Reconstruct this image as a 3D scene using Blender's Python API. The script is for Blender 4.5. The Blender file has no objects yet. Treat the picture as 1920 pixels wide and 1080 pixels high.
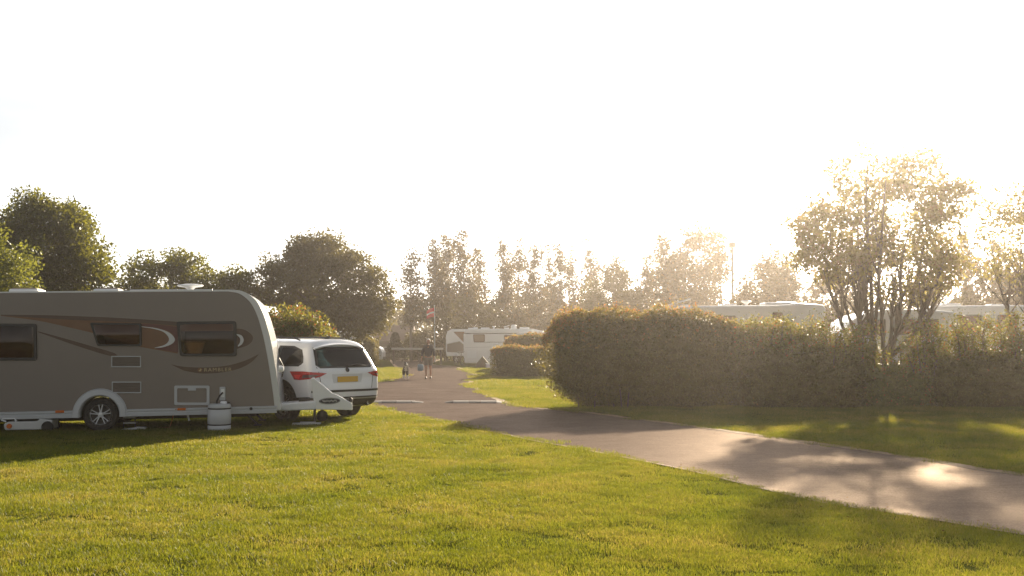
import bpy, bmesh, math, random
import numpy as np
from mathutils import Vector, Matrix, Euler
from mathutils.bvhtree import BVHTree

R = math.radians
S = bpy.context.scene
COL = S.collection
random.seed(7)
RNG = np.random.default_rng(7)

# ------------------------------------------------------------------ camera
CAM_H, FPX = 1.6, 1920 * 35 / 36
TILT = math.atan(103 / FPX)
cam_data = bpy.data.cameras.new('camera')
cam_data.lens, cam_data.sensor_width = 35, 36
cam_data.clip_start, cam_data.clip_end = 0.1, 5000
cam = bpy.data.objects.new('camera', cam_data)
cam.location = (0, 0, CAM_H)
cam.rotation_euler = (R(90) + TILT, 0, 0)
COL.objects.link(cam)
S.camera = cam

# ------------------------------------------------------------------ light
SUN_AZ, SUN_EL = 20.0, 18.5          # degrees right of the view direction, above the horizon
SKY_STRENGTH, SUN_STRENGTH, EXPOSURE = 0.070, 5.0, 1.35
HAZE_DENSITY, HAZE_G = 0.0010, 0.84
sun_dir = Vector((math.sin(R(SUN_AZ)) * math.cos(R(SUN_EL)), math.cos(R(SUN_AZ)) * math.cos(R(SUN_EL)), math.sin(R(SUN_EL))))
world = bpy.data.worlds.new('World')
S.world = world
world.use_nodes = True
wn, wl = world.node_tree.nodes, world.node_tree.links
wn.clear()
w_out = wn.new('ShaderNodeOutputWorld')
w_bg = wn.new('ShaderNodeBackground')
w_bg.inputs['Strength'].default_value = SKY_STRENGTH
w_sky = wn.new('ShaderNodeTexSky')
w_sky.sky_type = 'NISHITA'
w_sky.sun_disc = False
w_sky.sun_elevation = R(SUN_EL)
w_sky.sun_rotation = R(SUN_AZ)
w_sky.air_density, w_sky.dust_density, w_sky.ozone_density = 1.0, 0.7, 1.0
# thin high cloud, the same all round the sky: pale veil with soft grey streaks
w_tc = wn.new('ShaderNodeTexCoord')
w_map = wn.new('ShaderNodeMapping')
w_map.inputs['Scale'].default_value = (1.0, 1.0, 5.0)
w_map.inputs['Location'].default_value = (-1.40, 2.31, -1.60)
w_noise = wn.new('ShaderNodeTexNoise')
w_noise.inputs['Scale'].default_value = 2.2
w_noise.inputs['Detail'].default_value = 6
w_noise.inputs['Roughness'].default_value = 0.42
w_ramp = wn.new('ShaderNodeMapRange')
w_ramp.inputs['From Min'].default_value = 0.36
w_ramp.inputs['From Max'].default_value = 0.58
w_ramp.inputs['To Min'].default_value = 0.74
w_ramp.inputs['To Max'].default_value = 1.12
w_bw = wn.new('ShaderNodeRGBToBW')
w_mix = wn.new('ShaderNodeMix'); w_mix.data_type = 'RGBA'
w_mix.inputs['Factor'].default_value = 0.74            # cloud veil whitens the clear sky
w_tint = wn.new('ShaderNodeMix'); w_tint.data_type = 'RGBA'; w_tint.blend_type = 'MULTIPLY'
w_tint.inputs['Factor'].default_value = 1.0
w_tint.inputs['B'].default_value = (1.0, 0.965, 0.93, 1)
w_mul = wn.new('ShaderNodeMix'); w_mul.data_type = 'RGBA'; w_mul.blend_type = 'MULTIPLY'
w_mul.inputs['Factor'].default_value = 1.0
wl.new(w_tc.outputs['Generated'], w_map.inputs['Vector'])
wl.new(w_map.outputs['Vector'], w_noise.inputs['Vector'])
wl.new(w_noise.outputs['Fac'], w_ramp.inputs['Value'])
wl.new(w_sky.outputs['Color'], w_bw.inputs['Color'])
wl.new(w_bw.outputs['Val'], w_tint.inputs['A'])
wl.new(w_sky.outputs['Color'], w_mix.inputs['A'])
wl.new(w_tint.outputs['Result'], w_mix.inputs['B'])
wl.new(w_mix.outputs['Result'], w_mul.inputs['A'])
wl.new(w_ramp.outputs['Result'], w_mul.inputs['B'])
# thin cloud scatters forwards: brighter round the sun, dimmer opposite it
w_dot = wn.new('ShaderNodeVectorMath'); w_dot.operation = 'DOT_PRODUCT'; w_dot.inputs[1].default_value = sun_dir
w_h = wn.new('ShaderNodeMath'); w_h.operation = 'MULTIPLY_ADD'; w_h.inputs[1].default_value = 0.5; w_h.inputs[2].default_value = 0.5
w_p = wn.new('ShaderNodeMath'); w_p.operation = 'POWER'; w_p.inputs[1].default_value = 3.0; w_p.use_clamp = True
w_f = wn.new('ShaderNodeMath'); w_f.operation = 'MULTIPLY_ADD'; w_f.inputs[1].default_value = 1.1; w_f.inputs[2].default_value = 0.8
w_fin = wn.new('ShaderNodeVectorMath'); w_fin.operation = 'SCALE'
wl.new(w_tc.outputs['Generated'], w_dot.inputs[0]); wl.new(w_dot.outputs['Value'], w_h.inputs[0]); wl.new(w_h.outputs[0], w_p.inputs[0]); wl.new(w_p.outputs[0], w_f.inputs[0])
wl.new(w_mul.outputs['Result'], w_fin.inputs[0]); wl.new(w_f.outputs[0], w_fin.inputs['Scale'])
wl.new(w_fin.outputs[0], w_bg.inputs['Color'])
wl.new(w_bg.outputs['Background'], w_out.inputs['Surface'])

sun_data = bpy.data.lights.new('sun', 'SUN')
sun_data.energy = SUN_STRENGTH
sun_data.angle = R(1.0)
sun_data.color = (1.0, 0.84, 0.62)
sun = bpy.data.objects.new('sun', sun_data)
sun.rotation_euler = (-sun_dir).to_track_quat('-Z', 'Y').to_euler()
sun.location = (20, 60, 40)
COL.objects.link(sun)

S.view_settings.view_transform = 'Standard'
S.view_settings.look = 'None'
S.view_settings.exposure = EXPOSURE
S.view_settings.gamma = 1.0
S.view_settings.use_curve_mapping = False
S.render.engine = 'CYCLES'
S.cycles.use_denoising = True
S.cycles.max_bounces = 8
S.cycles.diffuse_bounces = 3
S.cycles.glossy_bounces = 3
S.cycles.transmission_bounces = 5
S.cycles.transparent_max_bounces = 10
S.cycles.volume_bounces = 0
S.cycles.sample_clamp_indirect = 6
S.cycles.caustics_reflective = False
S.cycles.caustics_refractive = False

# ------------------------------------------------------------------ measuring
CT, ST = math.cos(TILT), math.sin(TILT)
def ray(x, y):                       # direction through a point of the 1920 x 1080 photograph
    u, v = (x - 960) / FPX, (540 - y) / FPX
    return Vector((u, CT - v * ST, ST + v * CT))
def gp(x, y, z=0.0):                 # where that ray meets the ground
    d = ray(x, y); t = (z - CAM_H) / d.z
    return Vector((0, 0, CAM_H)) + d * t
def wp(x, y, Y):                     # where it is Y metres away
    d = ray(x, y)
    return Vector((0, 0, CAM_H)) + d * (Y / d.y)

# ------------------------------------------------------------------ objects
def tag(o, label=None, cat=None, group=None, kind=None):
    if label: o['label'] = label
    if cat: o['category'] = cat
    if group: o['group'] = group
    if kind: o['kind'] = kind
    return o
def thing(name, label, cat, loc=(0, 0, 0), rz=0.0, group=None):
    o = bpy.data.objects.new(name, None)
    o.empty_display_size = 0.2
    o.location = loc
    o.rotation_euler = (0, 0, rz)
    COL.objects.link(o)
    return tag(o, label, cat, group)

class MB:
    """collects shapes for ONE mesh"""
    def __init__(s):
        s.v, s.f = [], []
    def add(s, vs, fs):
        n = len(s.v)
        s.v += [tuple(p) for p in vs]
        s.f += [tuple(i + n for i in f) for f in fs]
        return s
    def box(s, c, d, rot=None):
        hx, hy, hz = d[0] / 2, d[1] / 2, d[2] / 2
        vs = [Vector((x, y, z)) for x in (-hx, hx) for y in (-hy, hy) for z in (-hz, hz)]
        if rot is not None: vs = [rot @ p for p in vs]
        vs = [p + Vector(c) for p in vs]
        return s.add(vs, [(0, 1, 3, 2), (4, 6, 7, 5), (0, 4, 5, 1), (2, 3, 7, 6), (0, 2, 6, 4), (1, 5, 7, 3)])
    def tube(s, pts, rad, n=8, cap=True):
        pts = [Vector(p) for p in pts]
        if not hasattr(rad, '__len__'): rad = [rad] * len(pts)
        rings, ref = [], None
        for i, p in enumerate(pts):
            t = (pts[min(i + 1, len(pts) - 1)] - pts[max(i - 1, 0)])
            if t.length < 1e-9: t = Vector((0, 0, 1))
            t.normalize()
            if ref is None:
                ref = t.orthogonal().normalized()
            ref = (ref - t * ref.dot(t))
            if ref.length < 1e-6: ref = t.orthogonal()
            ref.normalize()
            b = t.cross(ref)
            rings.append([p + (ref * math.cos(2 * math.pi * k / n) + b * math.sin(2 * math.pi * k / n)) * rad[i] for k in range(n)])
        vs = [q for r_ in rings for q in r_]
        fs = []
        for i in range(len(pts) - 1):
            for k in range(n):
                a, b2 = i * n + k, i * n + (k + 1) % n
                fs.append((a, b2, b2 + n, a + n))
        if cap:
            fs.append(tuple(range(n - 1, -1, -1)))
            fs.append(tuple((len(pts) - 1) * n + k for k in range(n)))
        return s.add(vs, fs)
    def lathe(s, prof, axis='Z', c=(0, 0, 0), n=24, cap=True):
        c = Vector(c); vs, fs = [], []
        for (r_, h) in prof:
            for k in range(n):
                a = 2 * math.pi * k / n
                x, y = r_ * math.cos(a), r_ * math.sin(a)
                vs.append(c + (Vector((x, y, h)) if axis == 'Z' else Vector((x, h, y)) if axis == 'Y' else Vector((h, x, y))))
        for i in range(len(prof) - 1):
            for k in range(n):
                a, b = i * n + k, i * n + (k + 1) % n
                fs.append((a, b, b + n, a + n) if axis != 'Y' else (a, a + n, b + n, b))
        if cap:
            fs.append(tuple(range(n))); fs.append(tuple((len(prof) - 1) * n + k for k in range(n)))
        return s.add(vs, fs)
    def prism(s, pts, y0, y1):                        # outline in (x, z), from y0 to y1
        n = len(pts)
        vs = [(p[0], y0, p[1]) for p in pts] + [(p[0], y1, p[1]) for p in pts]
        fs = [tuple(range(n)), tuple(range(2 * n - 1, n - 1, -1))]
        for k in range(n):
            k2 = (k + 1) % n
            fs.append((k, k + n, k2 + n, k2))
        return s.add(vs, fs)
    def band(s, outer, inner, y0, y1):                # ring between two outlines of equal length
        n = len(outer)
        vs = [(p[0], y0, p[1]) for p in outer] + [(p[0], y0, p[1]) for p in inner] + [(p[0], y1, p[1]) for p in outer] + [(p[0], y1, p[1]) for p in inner]
        fs = []
        for k in range(n):
            j = (k + 1) % n
            fs += [(k, j, n + j, n + k), (2 * n + k, 3 * n + k, 3 * n + j, 2 * n + j), (k, 2 * n + k, 2 * n + j, j), (n + k, n + j, 3 * n + j, 3 * n + k)]
        return s.add(vs, fs)
    def mesh(s, name, recalc=True, tri=False):
        me = bpy.data.meshes.new(name)
        me.from_pydata(s.v, [], s.f)
        if recalc:
            bm = bmesh.new(); bm.from_mesh(me)
            bmesh.ops.recalc_face_normals(bm, faces=bm.faces)
            if tri: bmesh.ops.triangulate(bm, faces=[f for f in bm.faces if len(f.verts) > 4])
            bm.to_mesh(me); bm.free()
        return me

def link(name, me, m, parent=None, smooth=False, bevel=0.0, seg=2, kind=None, label=None):
    o = bpy.data.objects.new(name, me)
    if m is not None and not me.materials:
        me.materials.append(m)
    COL.objects.link(o)
    if parent is not None: o.parent = parent
    if smooth:
        me.polygons.foreach_set('use_smooth', [True] * len(me.polygons))
    if bevel > 0:
        md = o.modifiers.new('bevel', 'BEVEL'); md.width = bevel; md.segments = seg; md.limit_method = 'ANGLE'; md.angle_limit = R(35)
        md.harden_normals = False
    if smooth:
        try:
            bpy.context.view_layer.update()
            me.set_sharp_from_angle(angle=R(45))
        except Exception: pass
    if kind: o['kind'] = kind
    if label: o['label'] = label
    return o
def part(name, mb, m, parent=None, **k):
    return link(name, mb.mesh(name), m, parent, **k)

def fast_mesh(name, verts, faces, rnd=None):          # numpy -> mesh; all faces have the same corner count
    me = bpy.data.meshes.new(name)
    verts = np.asarray(verts, np.float32); faces = np.asarray(faces, np.int32)
    nf, k = faces.shape
    me.vertices.add(len(verts)); me.vertices.foreach_set('co', verts.ravel())
    me.loops.add(nf * k); me.loops.foreach_set('vertex_index', faces.ravel())
    me.polygons.add(nf); me.polygons.foreach_set('loop_start', np.arange(0, nf * k, k, dtype=np.int32))
    try: me.polygons.foreach_set('loop_total', np.full(nf, k, np.int32))
    except Exception: pass
    if rnd is not None:
        a = me.attributes.new('rnd', 'FLOAT', 'FACE'); a.data.foreach_set('value', np.asarray(rnd, np.float32))
    me.update(calc_edges=True); me.validate()
    return me

# ------------------------------------------------------------------ materials
def nodes(name):
    m = bpy.data.materials.new(name); m.use_nodes = True
    nt = m.node_tree; b = nt.nodes['Principled BSDF']
    return m, nt, b
def N(nt, t, **k):
    n = nt.nodes.new(t)
    for a, v in k.items():
        if a in n.inputs: n.inputs[a].default_value = v
        else: setattr(n, a, v)
    return n
def plain(name, col, rough=0.5, metal=0.0, var=0.12, scale=6.0, spec=0.5, bump=0.0, coat=0.0):
    m, nt, b = nodes(name)
    b.inputs['Roughness'].default_value = rough
    b.inputs['Metallic'].default_value = metal
    b.inputs['Specular IOR Level'].default_value = spec
    b.inputs['Coat Weight'].default_value = coat
    tc = N(nt, 'ShaderNodeTexCoord')
    n = N(nt, 'ShaderNodeTexNoise', Scale=scale, Detail=5.0)
    nt.links.new(tc.outputs['Object'], n.inputs['Vector'])
    mx = N(nt, 'ShaderNodeMix'); mx.data_type = 'RGBA'
    mx.inputs['A'].default_value = (*[c * (1 - var) for c in col], 1)
    mx.inputs['B'].default_value = (*[min(1, c * (1 + var)) for c in col], 1)
    nt.links.new(n.outputs['Fac'], mx.inputs['Factor'])
    nt.links.new(mx.outputs['Result'], b.inputs['Base Color'])
    if bump:
        n2 = N(nt, 'ShaderNodeTexNoise', Scale=scale * 12, Detail=3.0)
        nt.links.new(tc.outputs['Object'], n2.inputs['Vector'])
        bp = N(nt, 'ShaderNodeBump', Strength=bump, Distance=0.01)
        nt.links.new(n2.outputs['Fac'], bp.inputs['Height']); nt.links.new(bp.outputs['Normal'], b.inputs['Normal'])
    return m
def glass(name, tint, keep=0.6):
    m, nt, b = nodes(name)
    nt.nodes.remove(b)
    out = nt.nodes['Material Output']
    tr = N(nt, 'ShaderNodeBsdfTransparent'); tr.inputs['Color'].default_value = (*[c * keep for c in tint], 1)
    gl = N(nt, 'ShaderNodeBsdfGlossy', Roughness=0.03)
    fr = N(nt, 'ShaderNodeFresnel', IOR=1.45)
    mx = N(nt, 'ShaderNodeMixShader')
    nt.links.new(fr.outputs['Fac'], mx.inputs['Fac']); nt.links.new(tr.outputs['BSDF'], mx.inputs[1]); nt.links.new(gl.outputs['BSDF'], mx.inputs[2])
    nt.links.new(mx.outputs['Shader'], out.inputs['Surface'])
    return m
def leaf(name, dark, light, odd=None, odd_share=0.0, trans=(0.17, 0.16, 0.02), tfac=0.45, rough=0.45, spec=0.35):
    """leaf: every leaf its own green (attribute rnd), thin enough for light to come through"""
    m, nt, b = nodes(name)
    out = nt.nodes['Material Output']
    at = N(nt, 'ShaderNodeAttribute', attribute_name='rnd')
    cr = N(nt, 'ShaderNodeValToRGB')
    e = cr.color_ramp.elements
    e[0].position = 0.0; e[0].color = (*dark, 1)
    e[1].position = 1.0 - odd_share if odd else 1.0; e[1].color = (*light, 1)
    if odd:
        q = e.new(min(1.0, 1.0 - odd_share + 0.03)); q.color = (*odd, 1)
    nt.links.new(at.outputs['Fac'], cr.inputs['Fac'])
    nt.links.new(cr.outputs['Color'], b.inputs['Base Color'])
    b.inputs['Roughness'].default_value = rough
    b.inputs['Specular IOR Level'].default_value = spec
    tl = N(nt, 'ShaderNodeBsdfTranslucent')
    cr2 = N(nt, 'ShaderNodeValToRGB')
    e = cr2.color_ramp.elements
    e[0].color = (*[c * 0.7 for c in trans], 1)
    e[1].position = 1.0 - odd_share if odd else 1.0; e[1].color = (*[c * 1.3 for c in trans], 1)
    if odd:
        q = e.new(min(1.0, 1.0 - odd_share + 0.03)); q.color = (*[min(1, c * 1.6) for c in odd], 1)
    nt.links.new(at.outputs['Fac'], cr2.inputs['Fac'])
    nt.links.new(cr2.outputs['Color'], tl.inputs['Color'])
    mx = N(nt, 'ShaderNodeMixShader', Fac=tfac)
    nt.links.new(b.outputs['BSDF'], mx.inputs[1]); nt.links.new(tl.outputs['BSDF'], mx.inputs[2])
    nt.links.new(mx.outputs['Shader'], out.inputs['Surface'])
    return m

M = {}
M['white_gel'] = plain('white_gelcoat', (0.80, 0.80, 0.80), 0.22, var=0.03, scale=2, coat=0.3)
M['white_plastic'] = plain('white_plastic', (0.79, 0.80, 0.81), 0.35, var=0.05)
M['trim'] = plain('dull_white_trim', (0.48, 0.49, 0.50), 0.4, var=0.06)
M['roof_gloss'] = plain('glossy_white_roof', (0.80, 0.80, 0.80), 0.16, var=0.03, coat=1.0)
M['champagne'] = plain('champagne_panel', (0.185, 0.155, 0.135), 0.36, metal=0.1, var=0.04, scale=1.2)
M['brown_vinyl'] = plain('brown_vinyl', (0.075, 0.036, 0.018), 0.35, var=0.1)
M['orange_vinyl'] = plain('orange_brown_vinyl', (0.15, 0.062, 0.018), 0.35, var=0.15)
M['red_vinyl'] = plain('red_brown_vinyl', (0.10, 0.022, 0.014), 0.35, var=0.1)
M['silver_vinyl'] = plain('silver_vinyl', (0.55, 0.55, 0.55), 0.3, var=0.05)
M['gold'] = plain('gold_print', (0.45, 0.36, 0.2), 0.4, var=0.05)
M['rubber'] = plain('black_rubber', (0.018, 0.017, 0.016), 0.75, var=0.3, scale=20, bump=0.2)
M['black_trim'] = plain('black_plastic_trim', (0.022, 0.020, 0.019), 0.5, var=0.2, scale=12)
M['dark_metal'] = plain('dark_chassis_metal', (0.06, 0.055, 0.05), 0.6, metal=0.4, var=0.25, scale=10)
M['galv'] = plain('galvanised_steel', (0.42, 0.42, 0.42), 0.45, metal=0.7, var=0.15, scale=14)
M['alloy'] = plain('silver_alloy', (0.62, 0.62, 0.62), 0.35, metal=0.25, var=0.06)
M['orange_lens'] = plain('orange_lens', (0.55, 0.12, 0.01), 0.25, var=0.05)
M['red_lens'] = plain('red_lens', (0.42, 0.012, 0.012), 0.15, var=0.05, coat=0.5)
M['red_reflector'] = plain('bright_red_reflector', (0.75, 0.03, 0.03), 0.2, var=0.05)
M['dark_lens'] = plain('smoked_lens', (0.12, 0.05, 0.05), 0.15, var=0.1, coat=0.5)
M['chrome'] = plain('chrome', (0.7, 0.7, 0.7), 0.12, metal=1.0, var=0.02)
M['car_paint'] = plain('white_car_paint', (0.78, 0.79, 0.81), 0.25, var=0.02, coat=0.6)
M['yellow_plate'] = plain('yellow_plate', (0.62, 0.36, 0.02), 0.4, var=0.05)
M['seat'] = plain('dark_seat_fabric', (0.035, 0.034, 0.036), 0.85, var=0.2, scale=30)
M['lining'] = plain('dark_lining', (0.05, 0.047, 0.045), 0.9, var=0.1)
M['wood_inside'] = plain('brown_interior', (0.13, 0.065, 0.025), 0.6, var=0.2, scale=4)
M['blind'] = plain('cream_blind', (0.35, 0.27, 0.2), 0.8, var=0.08)
M['wicker'] = plain('pale_wicker', (0.6, 0.5, 0.36), 0.8, var=0.25, scale=40)
M['tint_brown'] = glass('smoked_acrylic', (0.7, 0.52, 0.38), 0.8)
M['tint_green'] = glass('green_car_glass', (0.55, 0.78, 0.70), 0.92)
M['tint_dark'] = glass('privacy_glass', (0.25, 0.28, 0.28), 0.6)
M['bark'] = plain('bark', (0.11, 0.085, 0.065), 0.9, var=0.35, scale=9, bump=0.5)
M['pale_bark'] = plain('pale_bark', (0.17, 0.14, 0.11), 0.85, var=0.35, scale=7, bump=0.4)
M['red_cloth'] = plain('red_flag_cloth', (0.6, 0.05, 0.06), 0.8, var=0.1)
M['white_cloth'] = plain('white_flag_cloth', (0.75, 0.73, 0.72), 0.8, var=0.05)
M['grey_tank'] = plain('grey_polythene', (0.5, 0.5, 0.48), 0.5, var=0.1)
M['orange_cable'] = plain('orange_cable', (0.4, 0.12, 0.02), 0.5)
M['blue_plastic'] = plain('blue_grey_plastic', (0.16, 0.25, 0.33), 0.45, var=0.1)
M['skin'] = plain('skin', (0.38, 0.2, 0.14), 0.55, var=0.08, scale=20)
M['white_hair'] = plain('white_hair', (0.72, 0.68, 0.62), 0.7, var=0.1, scale=60)
M['dark_top'] = plain('dark_top_cloth', (0.045, 0.045, 0.055), 0.9, var=0.2, scale=30)
M['shorts'] = plain('grey_shorts_cloth', (0.2, 0.18, 0.16), 0.9, var=0.15, scale=30)
M['shoe'] = plain('dark_shoe', (0.03, 0.03, 0.03), 0.7)
M['dog_black'] = plain('black_fur', (0.025, 0.022, 0.02), 0.85, var=0.4, scale=60, bump=0.5)
M['dog_white'] = plain('white_fur', (0.62, 0.58, 0.52), 0.85, var=0.15, scale=60, bump=0.5)
M['tile_roof'] = plain('brown_roof', (0.13, 0.08, 0.06), 0.85, var=0.2, scale=5, bump=0.3)
M['timber'] = plain('dark_timber', (0.07, 0.05, 0.04), 0.85, var=0.3, scale=7)
M['pale_timber'] = plain('pale_painted_bar', (0.6, 0.56, 0.5), 0.6, var=0.15)
M['lamp_grey'] = plain('grey_lamp_housing', (0.2, 0.2, 0.2), 0.5, metal=0.3)
M['tent'] = plain('dark_green_canvas', (0.06, 0.055, 0.045), 0.85, var=0.2, scale=12)
M['soil'] = plain('soil', (0.07, 0.05, 0.035), 0.95, var=0.4, scale=5, bump=0.6)

L = {}
L['maple'] = leaf('maple_leaf', (0.022, 0.038, 0.008), (0.058, 0.085, 0.015), trans=(0.20, 0.19, 0.015))
L['lime'] = leaf('lime_green_leaf', (0.05, 0.08, 0.013), (0.10, 0.14, 0.025), trans=(0.26, 0.26, 0.03))
L['dark'] = leaf('dark_oak_leaf', (0.030, 0.036, 0.013), (0.055, 0.065, 0.02), trans=(0.17, 0.14, 0.03))
L['hedge'] = leaf('hedge_leaf', (0.038, 0.052, 0.014), (0.085, 0.105, 0.025), odd=(0.20, 0.12, 0.025), odd_share=0.025, trans=(0.24, 0.19, 0.03))
L['hedge_tip'] = leaf('hedge_growth_rim_gold', (0.07, 0.08, 0.02), (0.15, 0.12, 0.03), odd=(0.30, 0.13, 0.04), odd_share=0.3, trans=(0.38, 0.26, 0.05), tfac=0.55)  # reddish new growth, with golden sun rim light put into its colour
L['shrub'] = leaf('shrub_leaf', (0.05, 0.075, 0.014), (0.10, 0.13, 0.025), odd=(0.30, 0.10, 0.03), odd_share=0.10, trans=(0.28, 0.25, 0.03))
L['alder'] = leaf('alder_leaf', (0.04, 0.038, 0.015), (0.08, 0.07, 0.022), odd=(0.2, 0.12, 0.03), odd_share=0.12, trans=(0.16, 0.12, 0.03), tfac=.35)
L['sun_tree'] = leaf('rowan_leaf', (0.045, 0.05, 0.015), (0.10, 0.095, 0.028), odd=(0.2, 0.13, 0.05), odd_share=0.15, trans=(0.36, 0.30, 0.07), tfac=.5)
L['conifer'] = leaf('conifer_needle', (0.03, 0.035, 0.016), (0.05, 0.055, 0.022), trans=(0.10, 0.085, 0.03), tfac=0.3)

# asphalt: fine pale aggregate in a warm grey binder, worn patches
m, nt, b = nodes('asphalt')
tc = N(nt, 'ShaderNodeTexCoord')
n1 = N(nt, 'ShaderNodeTexNoise', Scale=70.0, Detail=4.0, Roughness=0.75)
n2 = N(nt, 'ShaderNodeTexNoise', Scale=0.9, Detail=9.0, Roughness=0.68)
mp = N(nt, 'ShaderNodeMapping'); mp.inputs['Rotation'].default_value = (0, 0, R(52)); mp.inputs['Scale'].default_value = (1.0, 2.2, 1)
n3 = N(nt, 'ShaderNodeTexNoise', Scale=3.4, Detail=8.0, Roughness=0.7)
for n in (n1, n2): nt.links.new(tc.outputs['Object'], n.inputs['Vector'])
nt.links.new(tc.outputs['Object'], mp.inputs['Vector']); nt.links.new(mp.outputs['Vector'], n3.inputs['Vector'])
c1 = N(nt, 'ShaderNodeValToRGB'); e = c1.color_ramp.elements
e[0].position = 0.35; e[0].color = (0.040, 0.031, 0.028, 1); e[1].position = 0.66; e[1].color = (0.180, 0.137, 0.119, 1)
nt.links.new(n1.outputs['Fac'], c1.inputs['Fac'])
mr = N(nt, 'ShaderNodeMapRange'); mr.inputs['From Min'].default_value = .3; mr.inputs['From Max'].default_value = .7; mr.inputs['To Min'].default_value = .45; mr.inputs['To Max'].default_value = 1.5
ad = N(nt, 'ShaderNodeMath', operation='ADD'); hf = N(nt, 'ShaderNodeMath', operation='MULTIPLY'); hf.inputs[1].default_value = .5
nt.links.new(n2.outputs['Fac'], ad.inputs[0]); nt.links.new(n3.outputs['Fac'], ad.inputs[1]); nt.links.new(ad.outputs[0], hf.inputs[0]); nt.links.new(hf.outputs[0], mr.inputs['Value'])
mu = N(nt, 'ShaderNodeMix'); mu.data_type = 'RGBA'; mu.blend_type = 'MULTIPLY'; mu.inputs['Factor'].default_value = 1
nt.links.new(c1.outputs['Color'], mu.inputs['A']); nt.links.new(mr.outputs['Result'], mu.inputs['B']); nt.links.new(mu.outputs['Result'], b.inputs['Base Color'])
b.inputs['Roughness'].default_value = 1.0; b.inputs['Specular IOR Level'].default_value = 0.0
gl = N(nt, 'ShaderNodeBsdfGlossy', Roughness=0.42); gl.inputs['Color'].default_value = (1, .84, .70, 1)
ms = N(nt, 'ShaderNodeMixShader', Fac=0.05); nt.links.new(b.outputs['BSDF'], ms.inputs[1]); nt.links.new(gl.outputs['BSDF'], ms.inputs[2]); nt.links.new(ms.outputs['Shader'], nt.nodes['Material Output'].inputs['Surface'])
bp = N(nt, 'ShaderNodeBump', Strength=0.5, Distance=0.006); nt.links.new(n1.outputs['Fac'], bp.inputs['Height']); nt.links.new(bp.outputs['Normal'], b.inputs['Normal']); nt.links.new(bp.outputs['Normal'], gl.inputs['Normal'])
M['asphalt'] = m
# turf soil under the blades
m, nt, b = nodes('turf')
tc = N(nt, 'ShaderNodeTexCoord')
n1 = N(nt, 'ShaderNodeTexNoise', Scale=0.6, Detail=7.0); n2 = N(nt, 'ShaderNodeTexNoise', Scale=22.0, Detail=5.0)
for n in (n1, n2): nt.links.new(tc.outputs['Object'], n.inputs['Vector'])
c1 = N(nt, 'ShaderNodeValToRGB'); e = c1.color_ramp.elements
e[0].position = .3; e[0].color = (0.034, 0.043, 0.010, 1); e[1].position = .7; e[1].color = (0.092, 0.105, 0.020, 1)
mx = N(nt, 'ShaderNodeMath', operation='ADD'); h2 = N(nt, 'ShaderNodeMath', operation='MULTIPLY'); h2.inputs[1].default_value = .5
nt.links.new(n1.outputs['Fac'], mx.inputs[0]); nt.links.new(n2.outputs['Fac'], mx.inputs[1]); nt.links.new(mx.outputs[0], h2.inputs[0]); nt.links.new(h2.outputs[0], c1.inputs['Fac'])
nt.links.new(c1.outputs['Color'], b.inputs['Base Color']); b.inputs['Roughness'].default_value = 1.0; b.inputs['Specular IOR Level'].default_value = 0.0
bp = N(nt, 'ShaderNodeBump', Strength=0.8, Distance=0.03); nt.links.new(n2.outputs['Fac'], bp.inputs['Height']); nt.links.new(bp.outputs['Normal'], b.inputs['Normal'])
M['turf'] = m
# sandy worn edge of the road
m = plain('sandy_edge', (0.27, 0.18, 0.11), 0.9, var=0.4, scale=9, bump=0.6); M['sand'] = m

# grass blade: colour drifts over the lawn in broad patches and from blade to blade
m, nt, b = nodes('grass_blade')
out = nt.nodes['Material Output']
geo = N(nt, 'ShaderNodeNewGeometry'); oi = N(nt, 'ShaderNodeObjectInfo'); at = N(nt, 'ShaderNodeAttribute', attribute_name='rnd')
n1 = N(nt, 'ShaderNodeTexNoise', Scale=0.7, Detail=8.0, Roughness=0.65); nt.links.new(geo.outputs['Position'], n1.inputs['Vector'])
ad = N(nt, 'ShaderNodeMath', operation='MULTIPLY_ADD'); ad.inputs[1].default_value = 1.7; ad.inputs[2].default_value = -0.58
nt.links.new(n1.outputs['Fac'], ad.inputs[0])
a2 = N(nt, 'ShaderNodeMath', operation='MULTIPLY_ADD'); a2.inputs[1].default_value = 0.55; nt.links.new(at.outputs['Fac'], a2.inputs[0]); nt.links.new(ad.outputs[0], a2.inputs[2])
c1 = N(nt, 'ShaderNodeValToRGB'); e = c1.color_ramp.elements
e[0].position = .1; e[0].color = (0.040, 0.064, 0.010, 1); e[1].position = .62; e[1].color = (0.100, 0.118, 0.018, 1)
q = e.new(.88); q.color = (0.17, 0.15, 0.045, 1)
nt.links.new(a2.outputs[0], c1.inputs['Fac']); nt.links.new(c1.outputs['Color'], b.inputs['Base Color'])
b.inputs['Roughness'].default_value = 0.5; b.inputs['Specular IOR Level'].default_value = 0.22
tl = N(nt, 'ShaderNodeBsdfTranslucent')
c2 = N(nt, 'ShaderNodeValToRGB'); e = c2.color_ramp.elements
e[0].position = .1; e[0].color = (0.15, 0.19, 0.010, 1); e[1].position = .62; e[1].color = (0.335, 0.335, 0.020, 1)
q = e.new(.88); q.color = (0.48, 0.38, 0.07, 1)
nt.links.new(a2.outputs[0], c2.inputs['Fac']); nt.links.new(c2.outputs['Color'], tl.inputs['Color'])
ms = N(nt, 'ShaderNodeMixShader', Fac=0.45)
nt.links.new(b.outputs['BSDF'], ms.inputs[1]); nt.links.new(tl.outputs['BSDF'], ms.inputs[2]); nt.links.new(ms.outputs['Shader'], out.inputs['Surface'])
M['grass'] = m

# ================================================================== GROUND
gm = MB(); gm.add([(-700, -60, 0), (700, -60, 0), (700, 310, 0), (-700, 310, 0)], [(0, 1, 2, 3)])
tag(part('ground', gm, M['turf']), kind='structure')

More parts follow.
